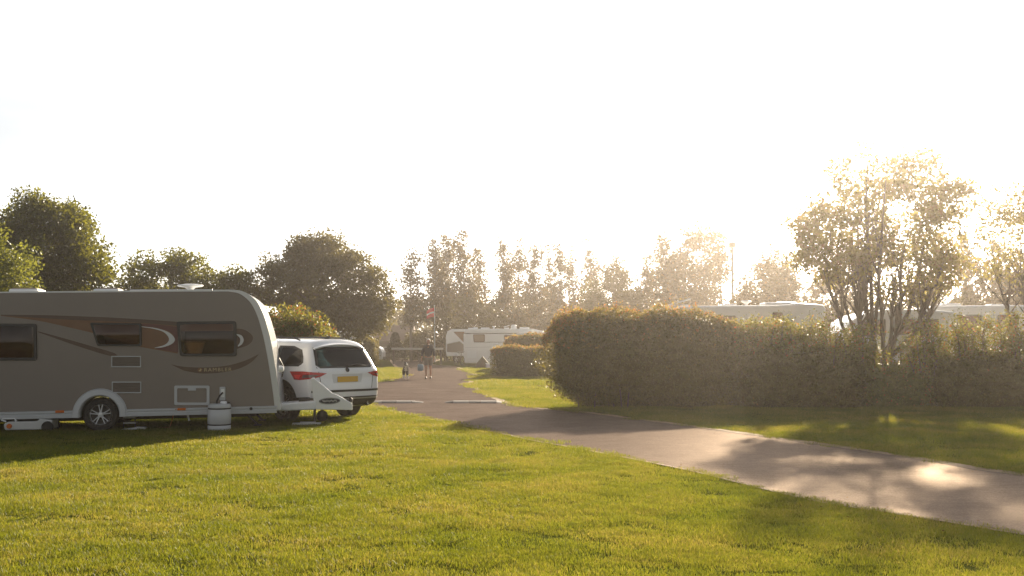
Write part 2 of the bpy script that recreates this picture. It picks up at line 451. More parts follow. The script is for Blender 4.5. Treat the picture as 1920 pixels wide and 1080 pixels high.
def smooth_line(pts, n=6):
    P = [np.array(p[:2], float) for p in pts]; P = [2 * P[0] - P[1]] + P + [2 * P[-1] - P[-2]]
    out = []
    for i in range(1, len(P) - 2):
        for k in range(n):
            t = k / n
            out.append(0.5 * ((2 * P[i]) + (-P[i - 1] + P[i + 1]) * t + (2 * P[i - 1] - 5 * P[i] + 4 * P[i + 1] - P[i + 2]) * t * t + (-P[i - 1] + 3 * P[i] - 3 * P[i + 1] + P[i + 2]) * t ** 3))
    out.append(P[-2])
    return out
near_edge = [(9.5, 1.5), (7.0, 4.4), (5.4, 6.4)] + [tuple(gp(*p)[:2]) for p in ((1910, 1003), (1700, 968), (1500, 935), (1300, 885), (1100, 845), (1000, 827), (900, 805), (800, 785), (720, 768))] + [(-4.6, 27.5), (-8.5, 31.0), (-16, 34.0), (-26, 36)]
strip_edge = [(-26, 43), (-14, 42.2), (-8.5, 41.5)] + [tuple(gp(*p)[:2]) for p in ((703, 717), (738, 711), (752, 701), (747, 692), (738, 683), (733, 674))] + [(-11.2, 100)]
far_edge = [(-6.9, 100), (-6.6, 84)] + [tuple(gp(*p)[:2]) for p in ((812, 684), (850, 687), (872, 694), (889, 701), (898, 707), (884, 714), (886, 723), (905, 735), (930, 748), (970, 760), (1020, 767), (1100, 774), (1200, 787), (1300, 800), (1500, 828), (1700, 857), (1920, 891))] + [(8.0, 10.4), (11.5, 7.0), (16, 2.0)]
near_s, strip_s, far_s = smooth_line(near_edge), smooth_line(strip_edge), smooth_line(far_edge)
road_poly = near_s + strip_s + far_s
def flat(name, poly, z, m, kind='structure'):
    me = bpy.data.meshes.new(name)
    bm = bmesh.new()
    f = bm.faces.new([bm.verts.new((p[0], p[1], z)) for p in poly])
    bmesh.ops.recalc_face_normals(bm, faces=bm.faces)
    if bm.faces[:][0].normal.z < 0: bmesh.ops.reverse_faces(bm, faces=bm.faces[:])
    bmesh.ops.triangulate(bm, faces=bm.faces[:])
    bm.to_mesh(me); bm.free()
    o = link(name, me, m); o['kind'] = kind
    return o
flat('road', road_poly, 0.008, M['asphalt'])
def edge_strip(line, w0, seed):
    rr = random.Random(seed); mb = MB(); n = len(line); vs = []; 
    dense = []
    for i in range(n - 1):
        L_ = np.linalg.norm(line[i + 1] - line[i]); k = max(1, int(L_ / 0.25))
        dense += [line[i] + (line[i + 1] - line[i]) * j / k for j in range(k)]
    dense.append(line[-1]); wob = 0
    for i, p in enumerate(dense):
        t = dense[min(i + 1, len(dense) - 1)] - dense[max(i - 1, 0)]; t = t / (np.linalg.norm(t) + 1e-9); nn = np.array([-t[1], t[0]])
        wob = 0.7 * wob + 0.3 * rr.uniform(-1, 1)
        a, b_ = w0 * (0.6 + 0.9 * abs(wob) + rr.uniform(0, .35)), w0 * (0.6 + 0.8 * rr.random())
        vs += [(*(p - nn * a), 0.013), (*(p + nn * b_), 0.013)]
    mb.add(vs, [(2 * i, 2 * i + 2, 2 * i + 3, 2 * i + 1) for i in range(len(dense) - 1)])
    return mb
es = edge_strip(far_s, 0.10, 1)
o = part('road_edge', es, M['sand']); o['kind'] = 'structure'
es = edge_strip(strip_s, 0.10, 2)
o = part('road_edge', es, M['sand']); o['kind'] = 'structure'
es = edge_strip(near_s, 0.03, 3)
o = part('road_edge', es, M['sand']); o['kind'] = 'structure'

# ------------------------------------------------------------------ grass: one piece of stuff, tufts scattered over the lawns
def in_poly(px, py, poly):
    inside = np.zeros(len(px), bool); q = np.array([p[:2] for p in poly]); j = len(q) - 1
    for i in range(len(q)):
        xi, yi, xj, yj = q[i, 0], q[i, 1], q[j, 0], q[j, 1]
        c = ((yi > py) != (yj > py)) & (px < (xj - xi) * (py - yi) / (yj - yi + 1e-12) + xi)
        inside ^= c; j = i
    return inside
def tuft(seed, n=300, rad=0.2, hmin=.018, hmax=.044, wid=.0032):
    g = np.random.default_rng(seed)
    a = g.uniform(0, 2 * np.pi, n); r_ = rad * np.sqrt(g.uniform(0, 1, n))
    x, y = r_ * np.cos(a), r_ * np.sin(a)
    h = g.uniform(hmin, hmax, n) * (1 - 0.35 * (r_ / rad)); d = g.uniform(0, 2 * np.pi, n); lean = h * g.uniform(0.15, 0.9, n)
    w = wid * g.uniform(.7, 1.3, n); yaw = g.uniform(0, np.pi, n)
    wx, wy = np.cos(yaw) * w / 2, np.sin(yaw) * w / 2
    z0 = np.zeros(n)
    v = np.stack([np.stack([x - wx, y - wy, z0], 1), np.stack([x + wx, y + wy, z0], 1),
                  np.stack([x + wx * .8 + np.cos(d) * lean * .35, y + wy * .8 + np.sin(d) * lean * .35, h * .6], 1), np.stack([x - wx * .8 + np.cos(d) * lean * .35, y - wy * .8 + np.sin(d) * lean * .35, h * .6], 1),
                  np.stack([x + np.cos(d) * lean, y + np.sin(d) * lean, h], 1)], 1).reshape(-1, 3)
    i = np.arange(n) * 5
    tris = np.concatenate([np.stack([i, i + 1, i + 2], 1), np.stack([i, i + 2, i + 3], 1), np.stack([i + 3, i + 2, i + 4], 1)])
    rv = g.uniform(0, 1, n)
    me = fast_mesh('grass_tuft', v, tris, np.tile(rv, 3)); me.materials.append(M['grass'])
    return bpy.data.objects.new('grass_tuft', me)
tufts = [tuft(s) for s in range(4)]
from mathutils import noise as mnoise
def scatter():
    g = np.random.default_rng(3); P, Sc = [], []
    for (y0, y1, dens, sc) in ((3.5, 6.0, 40, 1.0), (6.0, 9.5, 60, 1.0), (9.5, 14, 48, 1.08), (14, 21, 28, 1.3), (21, 34, 14, 1.7), (34, 62, 4.5, 2.6)):
        wid = 0.60 * y1 + 4.0
        n = int((y1 - y0) * 2 * wid * dens)
        x, y = g.uniform(-wid, wid, n), g.uniform(y0, y1, n)
        k = (np.abs(x) < 0.60 * y + 4.0)
        x, y = x[k], y[k]
        k = ~in_poly(x, y, road_poly)
        x, y = x[k], y[k]
        s_ = sc * g.uniform(.75, 1.25, len(x))
        P.append(np.stack([x, y, np.full(len(x), .0)], 1)); Sc.append(s_)
    P, Sc = np.concatenate(P), np.concatenate(Sc)
    for i in range(len(P)):                       # mown lawn is longer in some patches, worn in others
        q = mnoise.noise(Vector((P[i, 0] * .9, P[i, 1] * 1.6, 3))) + 0.5 * mnoise.noise(Vector((P[i, 0] * 3, P[i, 1] * 5, 9)))
        Sc[i] *= 1 + .32 * q
    return P, Sc
gP, gS = scatter()
gme = bpy.data.meshes.new('grass')
gme.vertices.add(len(gP)); gme.vertices.foreach_set('co', gP.astype(np.float32).ravel())
a = gme.attributes.new('tsize', 'FLOAT', 'POINT'); a.data.foreach_set('value', gS.astype(np.float32))
gme.materials.append(M['grass'])
grass = bpy.data.objects.new('grass', gme); COL.objects.link(grass)
grass['kind'] = 'stuff'; grass['label'] = 'short green mown grass lit from behind on the lawns'; grass['category'] = 'grass'
ng = bpy.data.node_groups.new('grass_scatter', 'GeometryNodeTree')
ng.interface.new_socket('Geometry', in_out='INPUT', socket_type='NodeSocketGeometry')
ng.interface.new_socket('Geometry', in_out='OUTPUT', socket_type='NodeSocketGeometry')
gi, go = ng.nodes.new('NodeGroupInput'), ng.nodes.new('NodeGroupOutput')
mp_ = ng.nodes.new('GeometryNodeMeshToPoints'); ng.links.new(gi.outputs[0], mp_.inputs['Mesh'])
g2i = ng.nodes.new('GeometryNodeGeometryToInstance')
for t in reversed(tufts):
    oi_ = ng.nodes.new('GeometryNodeObjectInfo'); oi_.inputs['Object'].default_value = t
    ng.links.new(oi_.outputs['Geometry'], g2i.inputs[0])
iop = ng.nodes.new('GeometryNodeInstanceOnPoints'); iop.inputs['Pick Instance'].default_value = True
ng.links.new(mp_.outputs['Points'], iop.inputs['Points']); ng.links.new(g2i.outputs[0], iop.inputs['Instance'])
ri = ng.nodes.new('FunctionNodeRandomValue'); ri.data_type = 'INT'
[s for s in ri.inputs if s.name == 'Max' and s.type == 'INT'][0].default_value = len(tufts) - 1
[s for s in ri.inputs if s.name == 'Min' and s.type == 'INT'][0].default_value = 0
ng.links.new([s for s in ri.outputs if s.type == 'INT'][0], iop.inputs['Instance Index'])
rr_ = ng.nodes.new('FunctionNodeRandomValue'); rr_.data_type = 'FLOAT_VECTOR'
rr_.inputs[0].default_value = (-.12, -.12, 0); rr_.inputs[1].default_value = (.12, .12, 6.283)
rr_.inputs['Seed'].default_value = 5
ng.links.new(rr_.outputs[0], iop.inputs['Rotation'])
na = ng.nodes.new('GeometryNodeInputNamedAttribute'); na.data_type = 'FLOAT'; na.inputs['Name'].default_value = 'tsize'
ng.links.new([s for s in na.outputs if s.name == 'Attribute'][0], iop.inputs['Scale'])
ng.links.new(iop.outputs['Instances'], go.inputs[0])
md = grass.modifiers.new('scatter', 'NODES'); md.node_group = ng

# ================================================================== PLANTS
def leaves(P, size, asp=0.55, up=0.25, out=None, seed=0, jitter=0.35):
    """P: points; one small diamond leaf at each"""
    g = np.random.default_rng(seed); n = len(P)
    a = g.normal(size=(n, 3)); a[:, 2] -= 0.25
    if out is not None: a += out * 0.8
    a /= np.linalg.norm(a, axis=1, keepdims=True) + 1e-9
    r_ = g.normal(size=(n, 3)); r_[:, 2] += up
    b = np.cross(a, r_); b /= np.linalg.norm(b, axis=1, keepdims=True) + 1e-9
    s_ = size * g.uniform(1 - jitter, 1 + jitter, (n, 1))
    nrm = np.cross(a, b)
    v = np.stack([P - a * s_ * .5, P + b * s_ * asp * .5 - a * s_ * .05 + nrm * s_ * .08, P + a * s_ * .5, P - b * s_ * asp * .5 - a * s_ * .05 + nrm * s_ * .08], 1).reshape(-1, 3)
    f = np.arange(n * 4).reshape(n, 4)
    return v, f, g.uniform(0, 1, n)
def leaf_obj(name, P, size, m, parent, **k):
    v, f, r_ = leaves(P, size, **k)
    return link(name, fast_mesh(name, v, f, r_), m, parent)
def in_ell(g, n, shell=0.35):
    d = g.normal(size=(n, 3)); d /= np.linalg.norm(d, axis=1, keepdims=True)
    return d * (shell + (1 - shell) * g.uniform(0, 1, (n, 1)) ** 0.5)
def tree(name, label, cat, x, y, blobs, nclump, nleaf, size, mleaf, mbark, tr=0.18, fork=0.35, clump=0.4, group=None, seed=1, stems=1, nlimb=26, flat=0.7, spread=0.25, data=None, asp=.55):
    """blobs: ellipsoids (dx, dy, z, rx, ry, rz) that the crown fills with leaf clumps on limbs"""
    g = np.random.default_rng(seed); rr = random.Random(seed)
    t = thing(name, label, cat, (x, y, 0), 0, group)
    vol = np.array([b_[3] * b_[4] * b_[5] for b_ in blobs]); vol = vol ** .67; vol /= vol.sum()
    C = []
    for b_, w in zip(blobs, vol):
        k = max(3, int(nclump * w))
        C.append(in_ell(g, k) * np.array(b_[3:6]) + np.array(b_[0:3]))
    C = np.concatenate(C)
    csz = clump * g.uniform(.55, 1.35, len(C))
    idx = g.choice(len(C), size=nclump * nleaf, p=csz ** 2 / (csz ** 2).sum())
    off = g.normal(size=(len(idx), 3)); off /= np.linalg.norm(off, axis=1, keepdims=True); off *= g.uniform(0, 1, (len(idx), 1)) ** .45; off = off * np.array([1, 1, flat])
    P = C[idx] + off * csz[idx][:, None] * .95
    P[:, 2] = np.maximum(P[:, 2], .12)
    ctr = C.mean(0); o_ = P - ctr; o_ /= np.linalg.norm(o_, axis=1, keepdims=True) + 1e-9
    leaf_obj('crown', P, size, mleaf, t, out=o_, seed=seed, asp=asp)
    mb = MB(); top = C[:, 2].max(); base = C[:, 2].min()
    forkz = base + (top - base) * 0.05 if fork is None else fork * top
    order = list(range(len(C))); rr.shuffle(order)
    if stems == 1:
        sx, sy = rr.uniform(-.1, .1), rr.uniform(-.1, .1)
        hub = [(0, 0, 0), (sx * .3, sy * .3, forkz * .5), (sx, sy, forkz), (sx * 2 + ctr[0] * .5, sy * 2 + ctr[1] * .5, (forkz + ctr[2]) / 2 + .1), (ctr[0], ctr[1], top * .82), (ctr[0], ctr[1], top * .97)]
        mb.tube([(0, 0, -.1), (0, 0, .15)], [tr * 1.4, tr * 1.05], 9)
        mb.tube(hub, [tr * 1.05, tr * .9, tr * .75, tr * .5, tr * .2, tr * .05], 8)
        for i in order[:nlimb]:
            c = Vector(C[i]); zz = max(forkz * .8, min(top * .8, c.z - (Vector((c.x - ctr[0], c.y - ctr[1])).length) * rr.uniform(.5, .9)))
            k = min(1, max(0, (zz - forkz) / (top - forkz + 1e-6))); st = Vector((sx + (ctr[0] - sx) * k, sy + (ctr[1] - sy) * k, zz))
            md_ = st.lerp(c, .5) + Vector((rr.uniform(-.15, .15), rr.uniform(-.15, .15), -.08 * (c - st).length))
            r0 = tr * (.42 - .25 * k)
            mb.tube([st, md_, c], [r0, r0 * .55, r0 * .15], 5)
    else:
        for s in range(stems):
            an = 2 * math.pi * s / stems + rr.uniform(-.3, .3); bx, by = math.cos(an) * .22 * rr.uniform(.3, 1.3), math.sin(an) * .22 * rr.uniform(.3, 1.3)
            c = Vector(C[order[s]]); j1 = Vector((bx + (c.x - bx) * spread + rr.uniform(-.1, .1), by + (c.y - by) * spread, c.z * .45)); j2 = j1.lerp(c, .55) + Vector((rr.uniform(-.15, .15), rr.uniform(-.15, .15), .1))
            r0 = tr * rr.uniform(.45, 1)
            mb.tube([(bx, by, -.1), (bx * 1.2, by * 1.2, c.z * .15), j1, j2, c], [r0, r0 * .9, r0 * .7, r0 * .45, r0 * .12], 6)
            near = sorted(order[stems:], key=lambda i: (Vector(C[i]) - j2).length)[:max(1, nlimb // stems)]
            for i in near:
                c2 = Vector(C[i]); st = j1.lerp(j2, rr.uniform(.2, 1))
                mb.tube([st, st.lerp(c2, .5) + Vector((rr.uniform(-.1, .1), rr.uniform(-.1, .1), .05)), c2], [r0 * .38, r0 * .22, r0 * .07], 4)
    part('trunk', mb, mbark, t, smooth=True)
    return t

def superbox(g, n, L_, T, H_, pw=4.0, shell=(.86, 1.02)):
    area = np.array([T * H_, L_ * H_, L_ * T]); ax = g.choice(3, size=n, p=area / area.sum())
    d = g.uniform(-1, 1, (n, 3))
    d[np.arange(n), ax] = g.choice([-1.0, 1.0], size=n)
    d /= ((np.abs(d) ** pw).sum(1) ** (1 / pw))[:, None]
    return d * g.uniform(shell[0], shell[1], (n, 1))
def hedge(label, x0, x1, y0, y1, h, mleaf, nleaf, size, seed, solid=1.0, tips=0, group=None, bottom=-0.25, taper=0.0, loose=0, loose_h=0, rz=0.0, pw=4.0, rough=.07, name='hedge', cat='hedge', tip_m=None, topwave=0.0):
    """clipped hedge: leafy skin over a dense lumpy heart, stems below, new shoots on top, tinted and crowded leftwards as rim light"""
    g = np.random.default_rng(seed); rr = random.Random(seed)
    Lx, T = (x1 - x0), (y1 - y0); cx, cy = (x0 + x1) / 2, (y0 + y1) / 2
    t = thing(name, label, cat, (cx, cy, 0), rz, group)
    hs = h * solid
    def shape(d, k=1.0):                                         # unit -> metres, lumpy
        z = bottom + (d[:, 2] + 1) / 2 * (hs - bottom)
        under = 1 - taper * np.clip(1 - (z / h) * 2.2, 0, 1)
        p = np.stack([d[:, 0] * Lx / 2 * (1 - (1 - under) * .35), d[:, 1] * T / 2 * under, z], 1)
        nz = np.array([mnoise.noise(Vector((q[0] * 1.3 + seed * 7, q[1] * 1.3, q[2] * 1.3))) + .5 * mnoise.noise(Vector((q[0] * 3.5, q[1] * 3.5 + seed, q[2] * 3.5))) for q in p])
        n_ = d / (np.linalg.norm(d, axis=1, keepdims=True) + 1e-9)
        p += n_ * (nz * rough * 1.6)[:, None] * k
        if topwave: p[:, 2] += topwave * np.clip(d[:, 2], 0, 1) * np.array([mnoise.noise(Vector((q[0] * .8 + seed, 5, 0))) for q in p])
        return p
    d = superbox(g, nleaf, Lx, T, hs, pw)
    # even out by face area: keep along-length points in proportion
    P = shape(d)
    P += g.normal(size=P.shape) * .03
    P = P[P[:, 2] > .06]
    n_ = d[:len(P)] / (np.linalg.norm(d[:len(P)], axis=1, keepdims=True) + 1e-9)
    v, f, r_ = leaves(P, size, out=n_ * .7, seed=seed)
    # dense heart, same leaves packed solid
    bm = bmesh.new(); bmesh.ops.create_icosphere(bm, subdivisions=4, radius=1)
    dd = np.array([p.co for p in bm.verts]); dd /= (np.abs(dd) ** pw).sum(1)[:, None] ** (1 / pw)
    hv = shape(dd * .88); hf = np.array([[q.index for q in fc.verts] for fc in bm.faces]); bm.free()
    hf4 = np.concatenate([hf, hf[:, 2:3]], 1)
    # as triangles split from leaves: keep two meshes joined through bmesh-free concat of triangles
    tri = np.concatenate([f[:, [0, 1, 2]], f[:, [0, 2, 3]], hf + len(v)])
    link('foliage', fast_mesh('foliage', np.concatenate([v, hv]), tri, np.concatenate([r_, r_, g.uniform(0, .5, len(hf))])), mleaf, t)
    if tips:
        k = g.uniform(-1, 1, (tips, 2)); k[:, 0] = np.where(g.uniform(0, 1, tips) < .35, -1 + np.abs(g.normal(size=tips)) * .16, k[:, 0]); k = np.clip(k, -1, 1); k *= .97; base = shape(np.stack([k[:, 0], k[:, 1], np.clip(1 - (np.abs(k) ** pw).sum(1), 0, 1) ** (1 / pw) * .98], 1)); base = base[(np.abs(k) ** pw).sum(1) < .985]; tips = len(base)  # extra tips crowd the left end, standing in for its golden rim light
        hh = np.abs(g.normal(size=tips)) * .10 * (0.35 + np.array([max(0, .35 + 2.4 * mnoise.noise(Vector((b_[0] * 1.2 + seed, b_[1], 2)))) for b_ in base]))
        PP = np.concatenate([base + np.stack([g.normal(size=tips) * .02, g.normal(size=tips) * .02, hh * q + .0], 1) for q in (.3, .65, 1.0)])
        leaf_obj('rim_gold_shoots', PP, size * .95, tip_m or L['hedge_tip'], t, seed=seed + 5, up=0)
    if loose:
        nb = max(6, int(Lx * 14)); sp = []
        mb = MB()
        for i in range(nb):
            bx, by = rr.uniform(-Lx / 2, Lx / 2) * .97, rr.uniform(-T / 2, T / 2) * .8
            top = hs + (loose_h - hs) * rr.uniform(.3, 1.0) * (.62 + .55 * mnoise.noise(Vector((bx * 1.1 + seed, 0, 4))) + .12); ex, ey = bx + rr.uniform(-.35, .35), by + rr.uniform(-.25, .25)
            mid = ((bx + ex) / 2 + rr.uniform(-.06, .06), (by + ey) / 2, hs * .5 + top * .5)
            mb.tube([(bx, by, hs * .5), mid, (ex, ey, top)], [.022, .014, .005], 4)
            for q in range(6):
                k = rr.uniform(.25, 1.05); sp.append((bx + (ex - bx) * k, by + (ey - by) * k, hs * .6 + (top - hs * .6) * k))
        part('twigs', mb, M['bark'], t)
        sp = np.array(sp); idx = g.integers(0, len(sp), loose)
        PP = sp[idx] + g.normal(size=(loose, 3)) * np.array([.13, .13, .10])
        leaf_obj('loose_leaves', PP, size * 1.05, tip_m or mleaf, t, seed=seed + 9)
    for i in range(int(Lx * 6) + 3):
        mb = MB()
        bx, by = rr.uniform(-.34, .44) * Lx, rr.uniform(-.26, .3) * T
        mb.tube([(bx, by, -.05), (bx + rr.uniform(-.05, .05), by + rr.uniform(-.05, .05), .3), (bx + rr.uniform(-.15, .15), by + rr.uniform(-.15, .15), .7)], [.02, .017, .012], 5)
        part('stem', mb, M['bark'], t)
    return t

# ---- hedges on the right of the road
hedge('large clipped hedge with rounded left end and new shoots whose orange also paints rim light, beside the road bend', 0.68, 6.25, 24.0, 25.8, 2.38, L['hedge'], 60000, .062, 11, tips=2600, taper=.55, rough=.15, pw=2.9, group=None, topwave=.12)
hedge('looser middle hedge with leafy untrimmed top between the large clipped hedge and the sunlit tree', 5.3, 8.9, 24.1, 25.6, 1.5, L['hedge'], 24000, .06, 12, loose=19000, loose_h=2.5, taper=.1, rough=.13, tips=300, pw=6, tip_m=L['shrub'])
hedge('straggly hedge with bare stems showing above its dark base, right of the sunlit tree', 10.0, 15.6, 24.2, 25.6, 1.35, L['hedge'], 28000, .06, 13, loose=24000, loose_h=2.65, taper=.1, rough=.14, tips=300, pw=6, tip_m=L['shrub'])
hedge('low weedy hedge round the foot of the sunlit multi stemmed tree', 8.4, 10.4, 24.4, 25.6, 1.05, L['shrub'], 9000, .055, 14, loose=5000, loose_h=1.9, taper=.1, rough=.16, pw=6, tip_m=L['shrub'], cat='hedge')
hedge('low square clipped hedge with golden top, left of the large clipped hedge', -1.0, 3.2, 46.0, 47.6, 1.42, L['hedge'], 22000, .075, 15, tips=1500, taper=.05, rough=.06, pw=5)
hedge('clipped hedge just behind the low square hedge, in front of the motorhome windscreen', -0.45, 3.6, 51.5, 53.2, 2.0, L['hedge'], 15000, .085, 16, tips=900, taper=.05, rough=.12, pw=4)
hedge('small dark hedge behind the white car, hiding the parked camper vans', -11.4, -9.55, 70.0, 72.5, 1.95, L['hedge'], 10000, .10, 17, taper=.1, rough=.12, pw=4)
tree('shrub', 'bright green flowering shrub with orange blossom behind the white car roof', 'shrub', -6.45, 29.5, [(-.45, 0, 2.05, .95, .9, .75), (.35, 0, 1.6, .9, .9, .7), (1.05, .1, 1.25, .65, .7, .6), (-.2, 0, .9, 1.5, 1.0, .7)], 240, 120, .085, L['shrub'], M['bark'], tr=.05, clump=.36, seed=21, stems=9, nlimb=50, fork=None)

# ---- trees on the left
tree('broadleaf_tree', 'large dark green round topped tree behind the caravan, tallest at the left', 'tree', -21.35, 45.0, [(-.2, 0, 5.6, 2.9, 2.7, 2.7), (1.1, 0, 4.2, 2.2, 2.2, 2.0), (-1.8, .3, 4.6, 2.3, 2.4, 2.6), (.2, 0, 7.0, 1.7, 1.7, 1.3), (.2, 0, 2.6, 2.6, 2.4, 1.0)], 400, 150, .165, L['maple'], M['bark'], tr=.26, fork=.28, clump=.75, seed=31, nlimb=46, group=None)
tree('broadleaf_tree', 'lighter yellow green tree cut by the left edge, before the large dark tree', 'tree', -21.0, 38.5, [(.3, 0, 3.6, 2.3, 2.0, 2.2), (1.0, 0, 2.4, 1.8, 1.6, 1.4), (-.4, 0, 5.2, 1.5, 1.6, 1.3)], 200, 120, .15, L['lime'], M['bark'], tr=.2, fork=.3, clump=.65, seed=32, nlimb=34)
tree('broadleaf_tree', 'broad domed green tree behind the caravan roof aerial', 'tree', -17.8, 52.0, [(0, 0, 4.7, 2.6, 2.3, 2.0), (-1.5, 0, 3.6, 1.5, 1.8, 1.5), (1.5, 0, 3.7, 1.5, 1.8, 1.5), (0, 0, 2.6, 2.8, 2.4, 1.1)], 230, 130, .17, L['maple'], M['bark'], tr=.22, fork=.3, clump=.7, seed=33, nlimb=36)
tree('broadleaf_tree', 'smaller green tree with lower crown, right beside the domed tree behind the caravan', 'tree', -15.0, 54.0, [(0, 0, 3.9, 1.35, 1.4, 1.9), (0, 0, 2.6, 1.5, 1.5, 1.2), (-.5, 0, 4.5, .9, .9, 1.2)], 120, 120, .16, L['maple'], M['bark'], tr=.16, fork=.3, clump=.6, seed=34, nlimb=24)
tree('oak_tree', 'wide dark brownish green tree behind the white car, largest of the middle distance', 'tree', -10.9, 56.0, [(0, 0, 4.9, 3.0, 2.8, 2.6), (-2.3, 0, 4.4, 2.0, 2.2, 2.1), (2.2, 0, 4.3, 1.9, 2.1, 1.9), (.2, 0, 6.5, 1.9, 1.9, 1.3), (0, 0, 2.6, 3.1, 2.8, 1.3), (2.9, 0, 3.2, 1.0, 1.2, 1.0)], 420, 130, .17, L['dark'], M['bark'], tr=.3, fork=.2, clump=.75, seed=35, nlimb=60)

# ---- the tree the sun comes through
tree('rowan_tree', 'tall many stemmed sunlit tree rising over the hedge on the right', 'tree', 9.6, 26.6, [(.9, 0, 5.0, 1.75, 1.5, 1.75), (-1.0, 0, 4.3, 1.3, 1.3, 1.3), (-.1, 0, 5.4, 1.1, 1.2, 1.7), (1.6, 0, 5.8, 1.1, 1.0, .9), (.9, 0, 3.5, 1.6, 1.3, .9), (-1.6, 0, 3.9, .7, .9, .8)], 300, 66, .115, L['sun_tree'], M['bark'], tr=.09, clump=.44, seed=41, stems=17, nlimb=250, spread=.55)
tree('rowan_tree', 'thin open branched tree cut off by the right edge of the picture', 'tree', 13.9, 26.6, [(-.3, 0, 4.3, 1.4, 1.4, 1.6), (1.2, 0, 4.7, 1.6, 1.5, 1.6), (-.5, 0, 5.4, .8, .8, .6)], 130, 50, .105, L['sun_tree'], M['bark'], tr=.07, clump=.46, seed=42, stems=12, nlimb=200, spread=.5)

# ---- tall thin trees behind the motorhomes
def line_tree(px, ytop, Y, seed, dense, label, w=1.0, low=.35, leafm=None):
    top = wp(px, ytop, Y).z; X = wp(px, ytop, Y).x
    rr = random.Random(seed); bl = []
    k = 4
    for i in range(k):
        z = top * (low + (1 - low) * (i + .45) / k); r_ = w * (1.15 - .2 * i) * rr.uniform(.7, 1.1)
        bl.append((rr.uniform(-.35, .35) * w, 0, z, r_, r_, top * (1 - low) / k * .75))
    return tree('alder_tree', label, 'tree', X, Y, bl, int(80 * dense), 42, .25, leafm or L['alder'], M['pale_bark'], tr=.13, fork=.45, clump=.68, group='tall thin trees behind the motorhomes', seed=seed, nlimb=80, flat=1.0)
LT = [(772, 478, 86, .7, .9, 'short thin tree nearest the gap beside the barn roof'), (815, 455, 90, 1.3, 1.3, 'tall fuller tree above the flagpole'), (838, 447, 93, 1.2, 1.2, 'tall thin tree just right of the flagpole'), (872, 440, 90, 1.4, 1.25, 'tallest thin tree over the rear of the far motorhome'),
      (900, 470, 95, .9, 1.1, 'thin tree over the middle of the white motorhome'), (945, 447, 90, 1.0, .85, 'narrow leafy topped tree over the motorhome aerial'), (972, 452, 96, .7, .75, 'narrow sparse tree right of the motorhome aerial'), (1000, 455, 91, .9, .85, 'narrow tree over the front of the white motorhome'),
      (1030, 465, 95, .6, .75, 'bare stemmed narrow tree left of the rounded hedge end'), (1048, 462, 90, .7, .75, 'thin pale tree over the rounded hedge end'), (1074, 465, 94, .6, .8, 'thin sparse tree between the hedge end and the dark bush tree'), (1108, 450, 97, 1.0, 1.1, 'thin tall tree just left of the dark round tree'),
      (1245, 440, 76, 1.3, 1.3, 'leafy twin topped tree left of the lamp post'), (1285, 432, 77, 1.5, 1.4, 'fuller tall tree behind the hedge, left of the lamp post'), (1325, 428, 78, 1.2, 1.1, 'tall narrow tree with see through crown, near the lamp post'), (1350, 440, 76, .7, .8, 'thin tree just left of the lamp post'), (1215, 478, 79, .9, 1.1, 'low thin tree right of the dark round tree')]
for i, (px, yt, Y, dn, w, lb) in enumerate(LT):
    line_tree(px, yt, Y, 100 + i, dn, lb, w)
tree('round_tree', 'dark dense round tree standing over the clipped hedge, in the tree line', 'tree', wp(1150, 560, 78).x, 78, [(0, 0, 4.6, 2.2, 2.0, 3.0), (-.8, 0, 3.0, 1.9, 1.8, 2.2), (1.2, 0, 4.0, 1.5, 1.5, 2.2), (.2, 0, 7.0, 1.1, 1.1, 1.2)], 260, 80, .2, L['dark'], M['bark'], tr=.2, fork=.2, clump=.75, seed=51, nlimb=40)
tree('round_tree', 'broad hazy tree right of the lamp post, behind the motorhome cab', 'tree', wp(1440, 520, 62).x, 62, [(0, 0, 4.4, 1.9, 1.8, 2.2), (-.9, 0, 3.3, 1.5, 1.5, 1.9), (1.1, 0, 3.7, 1.5, 1.4, 2.0), (.4, 0, 6.2, 1.0, 1.0, 1.2)], 230, 62, .2, L['alder'], M['bark'], tr=.18, fork=.25, clump=.75, seed=52, nlimb=40)
for i, (px, yt, Y, w, dn, lb) in enumerate(((1580, 505, 58, 1.6, 1.2, 'hazy tree seen through the left stems of the sunlit tree'), (1760, 470, 56, 1.7, 1.2, 'hazy tree just right of the sunlit tree'), (1815, 452, 58, 1.9, 1.4, 'tallest hazy tree between the sunlit tree and the right edge'), (1868, 462, 57, 1.6, 1.2, 'hazy tree behind the open branched tree at the right edge'), (1910, 480, 55, 1.5, 1.2, 'hazy tree at the right edge of the tree line'), (1530, 520, 60, 1.4, 1.1, 'low hazy tree behind the front of the motorhome'))):
    line_tree(px, yt, Y, 140 + i, dn, lb, w * .68, low=.12)
BU = [(880, 545, 84.5, 2.4, 'large dark bush behind the flagpole side of the white motorhome'), (835, 600, 87, 1.6, 'dark bush behind the rear motorhome'), (945, 560, 88, 2.0, 'dark bush above the middle of the white motorhome'), (990, 545, 86, 2.0, 'dark bush above the front of the white motorhome'), (1055, 575, 87, 1.7, 'low bush behind the rounded hedge end'),
      (1110, 560, 84, 1.9, 'bush left of the dark round tree'), (1215, 555, 83, 1.9, 'bush right of the dark round tree'), (1290, 560, 72, 2.0, 'bush behind the motorhome roof vents'), (1360, 560, 71, 1.8, 'bush at the foot of the lamp post'), (1540, 560, 54, 1.6, 'bush behind the motorhome front'), (1640, 562, 54, 1.7, 'bush behind the sunlit tree'), (1720, 558, 53, 1.6, 'bush behind the camper van roof'), (1800, 555, 53, 1.7, 'bush behind the caravan roof on the right'), (1890, 555, 53, 1.7, 'bush at the right edge behind the caravan'), (790, 612, 89, 1.3, 'low bush beside the flagpole')]
